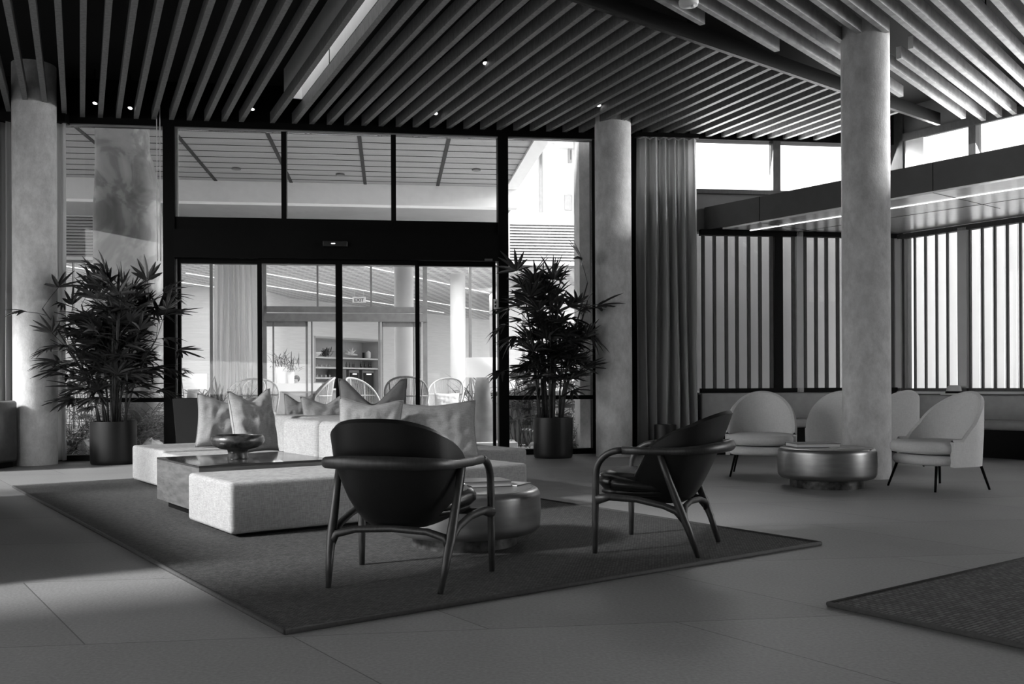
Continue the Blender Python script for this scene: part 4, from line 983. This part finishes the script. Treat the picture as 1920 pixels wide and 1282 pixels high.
for i, (px, py) in enumerate(((495, 513), (680, 499), (560, 545), (340, 530))):
    P = G(px, py, ZC - .03); dl = (G(917, 550, ZC - .03) - G(680, 499, ZC - .03)).normalized() if i < 9 else LD
    o = MB().beam(P - dl * 6, P + dl * (20 if i < 2 else 12 if i == 2 else 2.5), .025, .02).build('light_strip', emis('lobby strip %d' % i, .45), origin=P)
    tag(o, ['thin linear light in the far lobby ceiling, left upper one', 'thin linear light in the far lobby ceiling, brightest and nearest the right column', 'thin linear light in the far lobby ceiling, lowest above the door header', 'thin linear light in the far lobby ceiling, at the left window'][i], 'ceiling light')
# far lobby walls
def wallP(mb, p, q, z0, z1, th=.15):
    p = Vector((p[0], p[1], 0)); q = Vector((q[0], q[1], 0)); d = (q - p).normalized(); n = Vector((-d.y, d.x, 0)) * th
    P = [v + Vector((0, 0, z)) for z in (z0, z1) for v in (p, q, q + n, p + n)]
    mb.add(P, [(0, 3, 2, 1), (4, 5, 6, 7), (0, 1, 5, 4), (1, 2, 6, 5), (2, 3, 7, 6), (3, 0, 4, 7)])
Pa = W(543, 723, 38.7); Pb = W(915, 723, 52); dW = (Pb - Pa).normalized(); dW.z = 0
Nx0, Nx1 = W(589, 723, 40.3), W(716, 723, 43.9)
def onwall(px):    # intersection of pixel column with back wall line
    X, _ = ray(px, 723); Y = (Pa.x * dW.y - Pa.y * dW.x) / (X * dW.y - dW.x); return Vector((X * Y, Y, 0))
wbk = MB(); n1_, n2_ = onwall(589), onwall(716)
wallP(wbk, Pa - dW * .1, n1_, 0, ZC); wallP(wbk, n2_, Pb + dW * 8, 0, ZC); zn1 = 3.02
wallP(wbk, n1_, n2_, zn1, ZC)
Lf = W(480, 723, 33.5); wallP(wbk, W(60, 723, 33), W(480, 723, 34.5), 0, ZC); wallP(wbk, W(480, 723, 34.5), Pa, 0, ZC)
struct(wbk.build('wall_far_lobby', WOODW))
nW = Vector((-dW.y, dW.x, 0)); nch = MB(); wallP(nch, n1_ + nW * 1.0, n2_ + nW * 1.0, 0, zn1 + .1)
wallP(nch, n1_, n1_ + nW * 1.0, 0, zn1 + .1, -.1); wallP(nch, n2_ , n2_ + nW * 1.0, 0, zn1 + .1)
struct(nch.build('wall_niche', mat('niche grey', .42, .6, var=.04)))
struct(MB().prism([(p.x, p.y) for p in (n1_, n2_, n2_ + nW * 1.1, n1_ + nW * 1.1)], zn1, zn1 + .1).build('ceiling_niche', WHITE))
yn = n1_.y
def nz(px, py): P = onwall(px); return H + ray(px, py)[1] * P.y
def shelf(px0, px1, py, label, depth=.85, th=.07):
    a_, b_ = onwall(px0), onwall(px1); z = nz((px0 + px1) / 2, py); o = MB().prism([(p.x, p.y) for p in (a_ + nW * .1, b_ + nW * .1, b_ + nW * .98, a_ + nW * .98)], z - th, z).build('wall_shelf', OFFW); tag(o, label, 'shelf'); return z
z1_ = shelf(590, 713, 670, 'upper white shelf of the far bar niche, with a star sculpture'); z2_ = shelf(590, 713, 688.5, 'middle white shelf of the far bar niche, with dark bottles'); z3_ = shelf(590, 633, 707, 'lower white shelf at the left of the far bar niche')
def onshelf(px, z, dd=.35): p = onwall(px) + nW * dd; return Vector((p.x, p.y, z))
bowl_ = MB().lathe([(.08, 0), (.09, .03), (.2, .12), (.24, .2), (.22, .2), (.0, .06)], n=24, cap=False).build('white_bowl', WHITE, smooth=True); bowl_.location = onshelf(604, z1_); tag(bowl_, 'white footed bowl on the upper niche shelf', 'bowl')
st_ = MB(); rnd = random.Random(2)
for k in range(16):
    az = rnd.uniform(0, 2 * PI); el = rnd.uniform(-.2, 1.3); d = Vector((math.cos(az) * math.cos(el), math.sin(az) * math.cos(el) * .6, math.sin(el))); c_ = Vector((0, 0, .17)); st_.tube([c_, c_ + d * (.22 + .12 * abs(math.cos(az)))], [.075, .004], 8)
so = st_.build('star_sculpture', WHITE, smooth=True); so.location = onshelf(669, z1_); tag(so, 'spiky white star shaped sculpture on the upper niche shelf', 'sculpture')
vz = MB().lathe([(.09, 0), (.11, .05), (.11, .28), (.05, .33), (.04, .36)], n=20).build('white_vase', WHITE, smooth=True); vz.location = onshelf(702, z1_); tag(vz, 'white vase at the right end of the upper niche shelf', 'vase')
lt = MB().box(-.05, .05, -.04, .04, 0, .27).build('dark_canister', BLACK, bevel=.01); lt.location = onshelf(693, z1_); tag(lt, 'small dark canister between the star sculpture and the white vase', 'canister')
shrub('dark trailing wreath of leaves on the upper niche shelf', onshelf(622, z1_), .42, .55, 60, LEAF_M, 4, 'strap', 'trailing_plant', wd=.06, cat='plant')
bt0 = None
for k, px in enumerate((659.5, 665.5, 671, 674, 687, 694, 702, 705)):
    if k < 4: pr_ = [(.038, 0), (.04, .01), (.04, .13), (.015, .19), (.013, .25)]
    else: pr_ = [(.05, 0), (.05, .17), (.02, .2), (.018, .27), (.025, .28)]
    o = MB().lathe(pr_, n=14).build('bottle', mat('dark bottle glass', .03, .2), smooth=True); o.location = onshelf(px, z2_, .3)
    tag(o, ['slim dark bottle first from the left on the middle niche shelf', 'slim dark bottle second from the left on the middle niche shelf', 'slim dark bottle third from the left on the middle niche shelf', 'slim dark bottle fourth from the left on the middle niche shelf', 'square shouldered bottle below the dark canister, leftmost of four', 'square shouldered bottle right of the gap, second of four', 'square shouldered bottle third of four at the right of the shelf', 'square shouldered bottle at the far right of the middle shelf'][k], 'bottle', 'bottles on the middle niche shelf')
for zz, nm, grp in ((z2_, 'small white cup standing on the middle niche shelf', 'cups on the middle shelf'), (z3_, 'small white cup standing on the lower niche shelf', 'cups on the lower shelf')):
    for k in range(9):
        o = MB().lathe([(.03, 0), (.045, .1), (.04, .1), (.028, .01)], n=12, cap=False).build('cup', OFFW if k % 2 else GREYP, smooth=True); o.location = onshelf(593 + 4.2 * k, zz, .25 + .1 * (k % 2)); tag(o, nm, 'cup', grp)
for px0, px1, l in ((661, 680, 'left glass fronted drinks fridge in the far niche'), (686, 708, 'right glass fronted drinks fridge in the far niche')):
    a_, b_ = onwall(px0), onwall(px1); t_ = thing('drinks_fridge', l, 'fridge', (a_ + b_) / 2); zt_ = nz(685, 694)
    spart(MB().prism([(p.x, p.y) for p in (a_ + nW * .2, b_ + nW * .2, b_ + nW * .9, a_ + nW * .9)], 0, zt_), 'body', MIDG, t_, t_.location)
    spart(MB().prism([(p.x, p.y) for p in (a_.lerp(b_, .1) + nW * .17, a_.lerp(b_, .9) + nW * .17, a_.lerp(b_, .9) + nW * .2, a_.lerp(b_, .1) + nW * .2)], .2, zt_ - .12), 'glass_door', BLACK, t_, t_.location)
    spart(MB().prism([(p.x, p.y) for p in (a_.lerp(b_, .3) + nW * .16, a_.lerp(b_, .7) + nW * .16, a_.lerp(b_, .7) + nW * .17, a_.lerp(b_, .3) + nW * .17)], zt_ - .2, zt_ - .15), 'lit_display', STRIP, t_, t_.location)
oc = MB().prism([(p.x, p.y) for p in (onwall(642) + nW * .2, onwall(656) + nW * .2, onwall(656) + nW * .8, onwall(642) + nW * .8)], 0, nz(650, 692)).build('dark_cabinet', MIDG); tag(oc, 'dark cabinet left of the two drinks fridges', 'cabinet')
# reception desk, vases, person
YD = 32.
def atY(px, Y, z=0): X, _ = ray(px, 723); return Vector((X * Y, Y, z))
dk = thing('reception_desk', 'pale reception desk in the far lobby with two tall vases on it', 'desk', atY(550, YD))
a_, b_ = atY(500, YD), atY(597, YD + .6); zd = H + (722 - 715.5) * YD / 1760
spart(MB().prism([(p.x, p.y) for p in (a_, b_, b_ + Vector((0, .9, 0)), a_ + Vector((0, .9, 0)))], zd - .28, zd), 'desk_top', OFFW, dk, dk.location)
spart(MB().prism([(p.x, p.y) for p in (a_ + Vector((.1, .1, 0)), b_ + Vector((-.1, .1, 0)), b_ + Vector((-.1, .8, 0)), a_ + Vector((.1, .8, 0)))], 0, zd - .28), 'desk_front', GREYP, dk, dk.location)
ct = thing('bar_counter', 'grey service counter right of the reception desk in the far lobby', 'counter', atY(615, 33.5))
spart(MB().prism([(p.x, p.y) for p in (atY(588, 33.2), atY(608, 33.2), atY(608, 34), atY(588, 34))], 0, 1.1), 'end_block', GREYP, ct, ct.location)
spart(MB().prism([(p.x, p.y) for p in (atY(608, 34), atY(655, 34.5), atY(655, 35.3), atY(608, 35))], .0, .82), 'counter_body', GREYP, ct, ct.location)
spart(MB().prism([(p.x, p.y) for p in (atY(606, 33.8), atY(657, 34.3), atY(657, 35.4), atY(606, 35))], .82, .88), 'counter_top', OFFW, ct, ct.location)
for px, l in ((629, 'black appliance on the far service counter left of the centre door post'), (648, 'black appliance on the far service counter right of the centre door post')):
    o = MB().box(-.14, .14, -.2, .2, 0, .25).build('counter_appliance', BLACK, bevel=.02); o.location = atY(px, 34.7, .88); tag(o, l, 'appliance')
for px, h_, r_, l, l2 in ((528, .56, .17, 'large pale cylindrical vase on the reception desk', 'spiky grass plant in the large desk vase'), (545.5, .40, .11, 'small pale cylindrical vase right of the large one', 'spiky grass plant in the smaller desk vase')):
    p_ = atY(px, YD + .5, zd); o = MB().lathe([(r_ * .9, 0), (r_ * 1.05, h_ * .5), (r_ * 1.08, h_), (r_ * .95, h_), (r_ * .9, h_ - .06)], n=28, cap=False).build('tall_vase', WHITE, smooth=True); o.location = p_; tag(o, l, 'vase')
    shrub(l2, p_ + Vector((0, 0, h_ - .06)), .7 if r_ > .15 else .55, .95, 46, LEAF_M, int(px), 'strap', 'vase_plant', wd=.028, cat='plant')
# person behind the desk
def person(loc):
    t = thing('person', 'dark-haired person in a light shirt sitting behind the reception desk', 'person', loc, PI)
    vs_ = [(0, 0, .52), (0, 0, .75), (0, .02, 1.0), (0, .02, 1.08), (0, .03, 1.16), (0, .05, 1.25), (-.17, .02, .99), (-.22, .1, .75), (-.18, .32, .72), (.17, .02, .99), (.22, .1, .75), (.18, .32, .72), (-.1, .05, .5), (-.12, .42, .5), (-.12, .44, .08), (.1, .05, .5), (.12, .42, .5), (.12, .44, .08), (-.12, .56, .04), (.12, .56, .04), (0, .03, 1.2)]
    rr = [.14, .13, .12, .06, .07, .085, .06, .045, .03, .06, .045, .03, .09, .065, .045, .09, .065, .045, .035, .035, .095]
    ed = [(0, 1), (1, 2), (2, 3), (3, 4), (4, 20), (20, 5), (2, 6), (6, 7), (7, 8), (2, 9), (9, 10), (10, 11), (0, 12), (12, 13), (13, 14), (0, 15), (15, 16), (16, 17), (14, 18), (17, 19)]
    me = bpy.data.meshes.new('body'); me.from_pydata(vs_, ed, []); o = bpy.data.objects.new('body', me); C.objects.link(o); o.parent = t; me.materials.append(SKIN)
    md = o.modifiers.new('skin', 'SKIN'); o.modifiers.new('sub', 'SUBSURF').levels = 1
    for i, r_ in enumerate(rr): me.skin_vertices[0].data[i].radius = (r_, r_)
    me.skin_vertices[0].data[0].use_root = True
    MB().lathe([(.15, .55), (.17, .7), (.19, .9), (.17, 1.02), (.08, 1.07), (.07, 1.06)], n=24, cap=False).build('shirt', SHIRT, t, smooth=True)
    hm = MB(); rows = []
    for j in range(9):
        q = PI * j / 8; rows.append([Vector((.118 * math.sin(q) * math.cos(a), .02 - .035 + .13 * math.sin(q) * math.sin(a), 1.235 + .13 * math.cos(q))) for a in [2 * PI * k / 16 for k in range(16)]])
    hm.grid(rows, closed=True).build('hair', HAIR, t, smooth=True)
    return t
person(atY(556, YD + 1.5, .0))
# far columns
column(atY(758, 24.2), .25, ZC, 'pale round column inside the far lobby, nearer and left one', 'lobby_column', OFFW)
column(atY(859, 30.8), .25, ZC, 'pale round column inside the far lobby, farther and right one', 'lobby_column', OFFW)
curtain('sheer_curtain', atY(404, 23.3), atY(486, 23.5), .02, 4.5, 8, .09, CURT_L, 'white sheer curtain in the far lobby window left of the doors', 9, .12)
# area panels added below the lobby ceiling to brighten it
for i, (x, y) in enumerate(((-7, 27), (-2, 28), (3, 30), (-6, 34.), (0, 36), (-12, 26), (-10, 32))):
    lamp('lobby_fill', 'AREA', (x, y, ZC - .1), (0, .0, -1), 75 if i < 5 else 25, 2.0)
ex = thing('exit_sign', 'small illuminated exit sign hanging in the far lobby', 'sign', atY(674, 31, H + (723 - 566) * 31 / 1760))
tc_ = bpy.data.curves.new('lettering', 'FONT'); tc_.body = 'EXIT'; tc_.size = .16; tc_.align_x = 'CENTER'; tc_.extrude = .004
to_ = bpy.data.objects.new('text_source', tc_); C.objects.link(to_); bpy.context.view_layer.update(); tm_ = bpy.data.meshes.new_from_object(to_); bpy.data.objects.remove(to_); bpy.data.curves.remove(tc_)
to_ = bpy.data.objects.new('lettering', tm_); C.objects.link(to_); to_.parent = ex; tm_.materials.clear(); tm_.materials.append(BLACK); to_.rotation_euler = (R(90), 0, 0); to_.location = (0, -.01, .03)
MB().box(-.22, .22, 0, .02, 0, .19).build('sign_plate', OFFW, ex, bevel=.004)
MB().tube([(-.15, .01, .19), (-.15, .01, ZC - ex.location.z)], .004, 6).build('hanger_rod', OFFW, ex); MB().tube([(.15, .01, .19), (.15, .01, ZC - ex.location.z)], .004, 6).build('hanger_rod', OFFW, ex)
# low wall and planters, gravel right of doors outside
lw = MB().fbox(5.6, 7.6, 2.2, 2.4, 0, .86).build('low_garden_wall', WHITE); struct(lw)
sl = MB().fbox(1.0, 8, .1, .45, -.02, .02).build('door_sill_slab', PAVE); struct(sl)
ky = thing('plinth_block', 'white low plinth under the floor lamp outside', 'plinth', W(905, 838, 14.3) * Vector((1, 1, 0)), TF)
MB().box(-.45, .5, -.3, .4, 0, .10).build('block', WHITE, ky, bevel=.01)
def floor_lamp(label, loc, sc_=1.):
    t = thing('floor_lamp', label, 'floor lamp', loc, 0)
    MB().lathe([(.19 * sc_, 0), (.15 * sc_, .5 * sc_), (.10 * sc_, .98 * sc_)], n=32).build('lamp_base', mat('pale lamp base', .36, .6), t, smooth='auto')
    MB().lathe([(.25 * sc_, .98 * sc_), (.25 * sc_, 1.28 * sc_)], n=40, cap=False).build('lamp_shade', SHADE, t, smooth=True, solid=.006)
    return t
floor_lamp('tall conical floor lamp with a white drum shade outside, near the right door post', (W(905, 838, 14.4).x, 14.4, .1), 1.0)
floor_lamp('floor lamp with white drum shade outside at the left door panel, among plants', (W(362, 723, 17.3).x, 17.3, -.02), .95)
# rattan chairs
def rattan(label, loc, rz, m):
    t = thing('rattan_chair', label, 'rattan chair', loc, rz)
    def P(ph, z): 
        k = (z - .35) / .75; rx = .30 + .12 * k; ry = .28 + .12 * k
        return Vector((rx * math.sin(ph), -ry * math.cos(ph), z))
    def ztop(ph): a = abs(ph) / R(100); return 1.13 - .50 * a ** 2.2
    N_ = 34; phs = [lerp(-R(100), R(100), k / N_) for k in range(N_ + 1)]
    MB().tube([P(p, .4 + (ztop(p) - .4) * 0 ) * 1 for p in phs], .014, 8).build('seat_ring', m, t, smooth=True)
    top = [P(phs[0], .38)] + [P(p, ztop(p)) for p in phs] + [P(phs[-1], .38)]
    MB().tube(top, .019, 8).build('hoop', m, t, smooth=True)
    MB().tube([P(p, .80) for p in phs if ztop(p) > .82], .012, 8).build('mid_rail', m, t, smooth=True)
    rd = MB()
    for k in range(1, 60):
        p = lerp(-R(98), R(98), k / 60); rd.tube([P(p, .40), P(p, ztop(p))], .0045, 4, cap=False)
    rd.build('rods', m, t)
    for p in (-R(45), R(45), 0): MB().tube([P(p, .40), P(p, ztop(p))], .012, 6).build('upright', m, t, smooth=True)
    MB().lathe([(0, .36), (.28, .36), (.31, .40), (.30, .45), (0, .47)], n=28, cap=False).build('cushion', GREYP, t, smooth=True)
    for a in (45, 135, 225, 315):
        MB().tube([(.24 * math.cos(R(a)), .24 * math.sin(R(a)), .38), (.3 * math.cos(R(a)), .3 * math.sin(R(a)), 0)], .014, 8).build('leg', m, t, smooth=True)
    return t
def gx(px, Y): return (ray(px, 723)[0] * Y, Y, -.02)
rattan('pale rattan chair outside, leftmost, half hidden by garden leaves', gx(456, 17.8), R(170), RATTAN)
rattan('rattan chair outside overlapping the leftmost one, seen through the left door panels', gx(489, 19.5), R(200), RATTAN)
rattan('rattan chair outside turned sideways, left of the centre door post', gx(585, 17.2), R(105), RATTAN)
rattan('rattan chair outside turned sideways, right of the centre door post', gx(690, 17.5), R(-115), RATTAN)
rattan('brown rattan chair outside with its back to the doors, largest in view', gx(762, 16.4), R(5), RATTAN_D)
rattan('pale rattan chair outside with a cushion, nearest the white lamp', gx(834, 19.2), R(172), RATTAN)
pillow('patterned pale cushion in the rattan chair nearest the white lamp', Vector(gx(838, 18.9)) + Vector((0, 0, .47)), .5, .36, .14, R(5), R(-10), .0, m=OFFW, seed=60)
# garden
P_ = lambda px, Y: (ray(px, 723)[0] * Y, Y, -.02)
shrub('spiky garden plant outside beside the left floor lamp', P_(398, 18.4), 1.25, 1.3, 90, LEAF_L, 11, 'strap', wd=.05)
shrub('feathery fern outside behind the black planter box', P_(408, 16.2), .95, 1.1, 44, LEAF_L, 12, 'fern', wd=.03)
shrub('feathery fern outside at the left edge of the door glass', P_(350, 15.2), .9, 1.0, 40, LEAF_L, 13, 'fern', wd=.03)
for k, (px, Y, h_, wd_, kd, mm) in enumerate(((150, 14.6, .95, 1.2, 'fern', LEAF_L), (205, 14.2, .8, 1.2, 'fern', LEAF_M), (262, 13.9, 1.0, 1.3, 'fern', LEAF_L), (300, 14.8, 1.1, 1.2, 'fern', LEAF_M), (180, 16.6, 1.5, 1.3, 'fan', LEAF_L), (290, 16.4, 1.4, 1.3, 'fan', LEAF_M), (130, 13.6, .7, 1., 'fern', LEAF_L))):
    shrub(['low fern outside the left window near the curtain', 'dark fern outside behind the left palm pot', 'arching fern outside right of the left palm pot', 'dark fern outside beside the left door post', 'fan leaved shrub outside at the foot of the stone monolith', 'fan leaved shrub outside right of the stone monolith', 'small fern outside just right of the left curtain'][k], P_(px, Y), h_, wd_, 46 if kd == 'fern' else 40, mm, 20 + k, kd, wd=.035)
for k, (px, Y, h_, wd_, kd, mm) in enumerate(((985, 15.2, 1.35, 1.0, 'fan', LEAF_L), (1060, 15.0, 1.3, 1.1, 'fan', LEAF_L), (892, 19.8, 1.55, 1.4, 'strap', LEAF_L), (1075, 14.2, .7, .9, 'fern', LEAF_L), (975, 18.5, 1.3, 1.2, 'strap', LEAF_M))):
    shrub(['fan leaved bamboo shrub outside left of the right palm', 'bright fan leaved shrub outside right of the right palm', 'spiky plant outside behind the white drum lampshade', 'low bright fern outside beside the concrete pier', 'spiky plant outside behind the bamboo shrub'][k], P_(px, Y), h_, wd_, [50, 50, 110, 36, 60][k], mm, 40 + k, kd, wd=.04)
gv = MB(); rnd = random.Random(8)
for k in range(500):
    s_ = rnd.uniform(5.5, 7.3); n_ = rnd.uniform(.5, 1.3); r_ = rnd.uniform(.012, .03); c = FS(s_, n_, r_ * .5)
    gv.add([c + Vector((r_, 0, 0)), c + Vector((-r_ * .5, r_ * .9, 0)), c + Vector((-r_ * .5, -r_ * .9, 0)), c + Vector((0, 0, r_))], [(0, 1, 2), (0, 3, 1), (1, 3, 2), (2, 3, 0)])
tag(gv.build('gravel', STONE), 'loose gravel on the ground outside the right window', 'gravel', kind='stuff')
for k, (px, py, Y, r_) in enumerate(((958, 815, 14.4, .1), (1000, 822, 14.3, .08), (1085, 836, 14.0, .13), (1100, 843, 13.8, .09), (165, 843, 13.4, .16), (220, 850, 13.2, .12), (285, 828, 13.4, .17))):
    mb = MB(); rows = []
    for j in range(7):
        q = PI * j / 6; rows.append([Vector((math.sin(q) * math.cos(a), math.sin(q) * math.sin(a), math.cos(q) * .8)) * r_ * (1 + .35 * noise.noise(Vector((a, q * 2, k)))) for a in [2 * PI * i / 10 for i in range(10)]])
    mb.grid(rows, closed=True); o = mb.build('garden_rock', STONE); o.location = Vector(P_(px, Y)) + Vector((0, 0, r_ * .6)); tag(o, ['pointed rock outside at the left of the right lower window', 'small rock outside left of the right palm pot', 'rough rock outside right of the right palm pot', 'small rock outside at the concrete pier', 'large rock outside near the left curtain', 'rock outside behind the left palm pot', 'rock outside right of the left palm pot'][k], 'rock')

# ================================================================== CEILING FIXTURES
def spotlight(px, py, label, d=(0, -.3, -1)):
    P = G(px, py, 4.52); t = thing('spotlight', label, 'spotlight', P); q = Vector(d).to_track_quat('-Z', 'Y').to_matrix().to_4x4()
    MB().lathe([(.028, -.0), (.033, .0), (.033, .09), (.02, .1)], n=20, cap=False).build('can', BLACK, t, smooth='auto').matrix_local = q
    MB().lathe([(0, .004), (.027, .004)], n=20, cap=False).build('lens', SPOT, t).matrix_local = q
    MB().tube([(0, 0, .09), (0, 0, .43)], .008, 6).build('stem', BLACK, t); return t
for i, (px, py, l) in enumerate(((178, 194, 'small black spotlight nearest the left column'), (244, 203, 'small lit spotlight second from the left column'), (473, 205, 'small lit spotlight left of the skylight slot end'), (910, 119, 'small black spotlight in the slats above the right door panel'), (1123, 198, 'small lit spotlight above the middle column'), (1290, 95, 'lit spotlight beside the black beam'), (1225, 207, 'small spotlight above the grey curtain'), (1848, 37, 'lit spotlight at the upper right between pale slats'), (817, 213, 'faint spotlight above the third transom window'))):
    spotlight(px, py, l, (0, -.5, -1))
sd_ = thing('smoke_detector', 'round white smoke detector at the top of the photo', 'detector', G(1291, 6, 4.44))
MB().lathe([(.045, -.035), (.085, -.02), (.09, .0), (.09, .02)], n=32).build('housing', WHITE, sd_, smooth='auto'); MB().lathe([(.018, -.05), (.02, -.03)], (.03, -.03, 0), n=12).build('button', OFFW, sd_)
MB().tube([(0, 0, .02), (0, 0, .5)], .01, 6).build('stem', BLACK, sd_)
